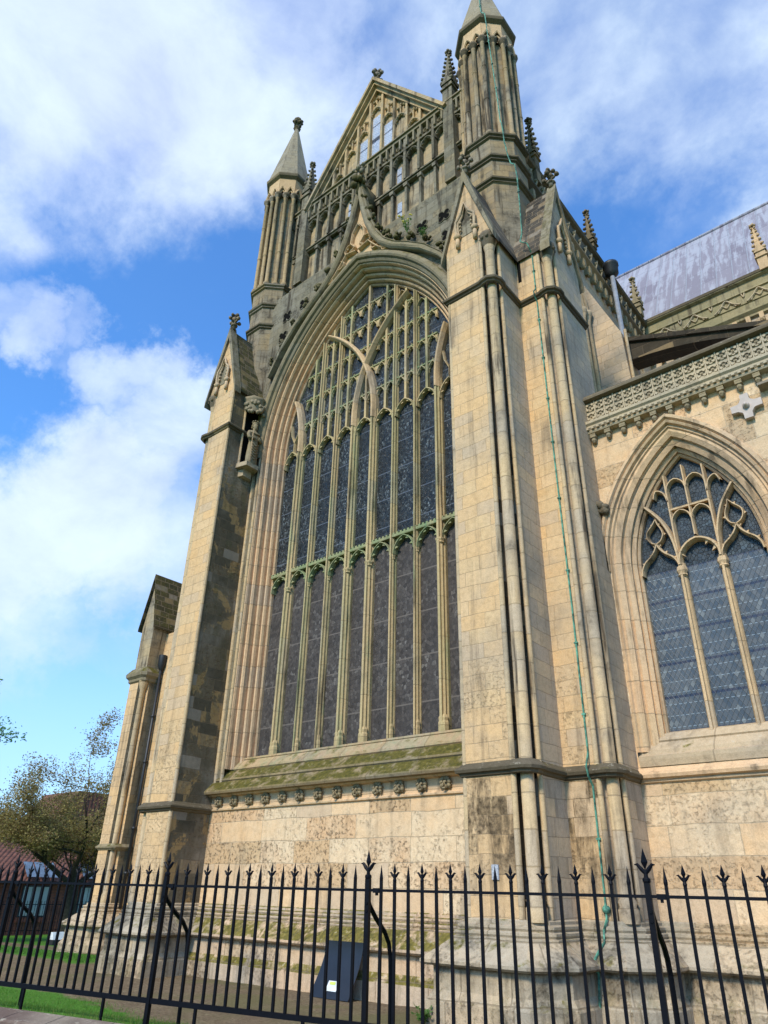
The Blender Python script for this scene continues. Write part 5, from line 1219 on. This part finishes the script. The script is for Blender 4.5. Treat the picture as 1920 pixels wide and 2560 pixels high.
# ============================================================ trees
def tree(name,label,loc,H,Rc,seed,leaf,nleaf,trunk_r,flat=.8,ls=.055,group=None,z0=.28,droop=0,vase=1.):
    root=thing(name,label,'tree',group,loc=loc); q=random.Random(seed); tr=MB(); tr.smooth=True; tips=[]
    def grow(p,d,L,r,lvl):
        n=4; pts=[p]; rad=[r]; dd=d.copy(); pp=p.copy()
        for k in range(n):
            dd=(dd+Vector((q.uniform(-1,1),q.uniform(-1,1),q.uniform(-.5,.7)))*.20).normalized(); pp=pp+dd*L/n; pts.append(pp.copy()); rad.append(r*(1-.42*(k+1)/n))
            if lvl>=3: tips.append((pp.copy(),lvl))
        tr.tube(pts,rad,8 if lvl<2 else (5 if lvl<4 else 3),False)
        if lvl>=5: return
        m=(4,4,3,3,3)[lvl]
        for k in range(m):
            t=q.uniform(.45,1) if k else 1; i=min(n,int(t*n)); b=pts[i]
            az=q.uniform(0,2*PI) if lvl else 2*PI*k/m+q.uniform(-.4,.4); tilt=q.uniform(.35,.95)*(1 if k else .35)*vase
            ax=dd.cross(Vector((cos(az),sin(az),.2))).normalized(); nd=(Matrix.Rotation(tilt,3,ax)@dd).normalized(); nd.z=max(nd.z,-.15)
            grow(b,nd.normalized(),L*q.uniform(.62,.82),rad[i]*q.uniform(.55,.72),lvl+1)
    grow(Vector((0,0,-.2)),Vector((.02,.02,1)),H*z0,trunk_r,0)
    tr.build('trunk','bark',root)
    lf=MB()
    for i in range(nleaf):
        p,l=tips[q.randrange(len(tips))]; c=p+Vector((q.gauss(0,.17),q.gauss(0,.17),q.gauss(0,.14)))
        s=ls*q.uniform(.6,1.3); u=Vector((q.gauss(0,1),q.gauss(0,1),q.gauss(0,.6))).normalized(); v=u.cross(Vector((q.gauss(0,1),q.gauss(0,1),q.gauss(0,1)))).normalized()
        lf.poly([c-u*s,c+v*s*.45,c+u*s,c-v*s*.45])
    lf.build('crown',leaf,root); return root
T1=(-17.9,5.9)
tree('spreading_tree','spreading tree with bronze young leaves between the lawn and the brick house',(T1[0],T1[1],gz(*T1)),12.4,4,11,'leafa',72000,.26,ls=.046,z0=.22,vase=1.5)
tree('green_tree','fresh green leafed tree reaching in at the left edge beyond the bronze one',(-21.5,-.6,gz(-21.5,-.6)),12.0,4,5,'leafb',26000,.26,ls=.075,z0=.28)
# ============================================================ brick house and its railings
HX=-28.
root=thing('brick_house','low red brick house with clay tiled roof and grey white blinds behind the tree','house',loc=(HX,8,-.6))
def hb(mb,x0,x1,y0,y1,z0,z1): mb.box(x0-HX,x1-HX,y0-8,y1-8,z0+.6,z1+.6)
mb=MB(); hb(mb,HX-6,HX,-14,32,-.9,1.72); mb.build('wall','brick',root)
mb=MB(); e=[(HX+.35,-14,1.66),(HX+.35,32,1.66),(HX-3.2,32,4.5),(HX-3.2,-14,4.5)]
mb.poly([(x-HX,y-8,z+.6) for x,y,z in e]); mb.poly([(x-HX,y-8,z+.6-.08) for x,y,z in e]); mb.poly([(HX-3.2-HX,-22,5.1),(HX-3.2-HX,24,5.1),(-6.8,24,2.2),(-6.8,-22,2.2)])
mb.build('roof','tile',root)
mb=MB(); P=[(10.6,3.9),(13.2,3.9),(13.2,6.6),(11.6,6.6)]
mb.extrude([(-2.6,9.4-8,3.3),(-2.6,16-8,3.3),(-2.6,14.2-8,6.9),(-2.6,12.2-8,6.9)],(-4,0,0)); mb.build('hipped_roof','tile',root)
for y in (9.6,12.6,4.8,16.5):
    mb=MB(); hb(mb,HX,HX+.05,y-.68,y+.68,.12,1.48); w=mb.build('window','dark',root)
    mb=MB()
    for k in range(3): hb(mb,HX+.05,HX+.06,y-.62+.42*k,y-.62+.42*k+.39,.18,1.42)
    mb.build('blind','winpale',w)
    mb=MB(); hb(mb,HX,HX+.09,y-.75,y+.75,-.1,.10); mb.build('sill','brick',w)
    mb=MB()
    for k in range(3):    # sloping roof light above each window
        mb.poly([(HX+.42-HX,y-.8+.55*k-8,1.85+.6),(HX+.42-HX,y-.8+.55*k+.48-8,1.85+.6),(HX-.35-HX,y-.8+.55*k+.48-8,2.52+.6),(HX-.35-HX,y-.8+.55*k-8,2.52+.6)])
    mb.build('roof_light','cyl',root)
root=thing('far_railings','thin dark railings in front of the brick house seen through the near fence','railings',loc=(HX+1.6,8,-.6))
mb=MB(); mb.box(-.01,.01,-16,14,1.28,1.31); mb.box(-.01,.01,-16,14,.22,.25); mb.build('rail','iron',root)
b0=MB(); b0.box(-.009,.009,-.009,.009,.1,1.45); bo=b0.build('bar','iron',root); bo.location=(0,-3,0)
for k in range(1,80): 
    o=bo.copy(); col.objects.link(o); o.parent=root; o.location=(0,-3+.14*k,0)
# small flood light box on the lawn
p=(-16.2,4.75); root=thing('flood_light','small white fronted flood light box on the lawn beside the tree trunk','light',loc=(p[0],p[1],gz(*p)))
mb=MB(); mb.box(-.14,.14,-.20,.20,.0,.16); mb.build('base','dark',root)
mb=MB(); mb.extrude([(-.12,-.20,.15),(.12,-.20,.15),(.02,-.20,.38),(-.12,-.20,.38)],(0,.44,0)); mb.build('housing','white',root)
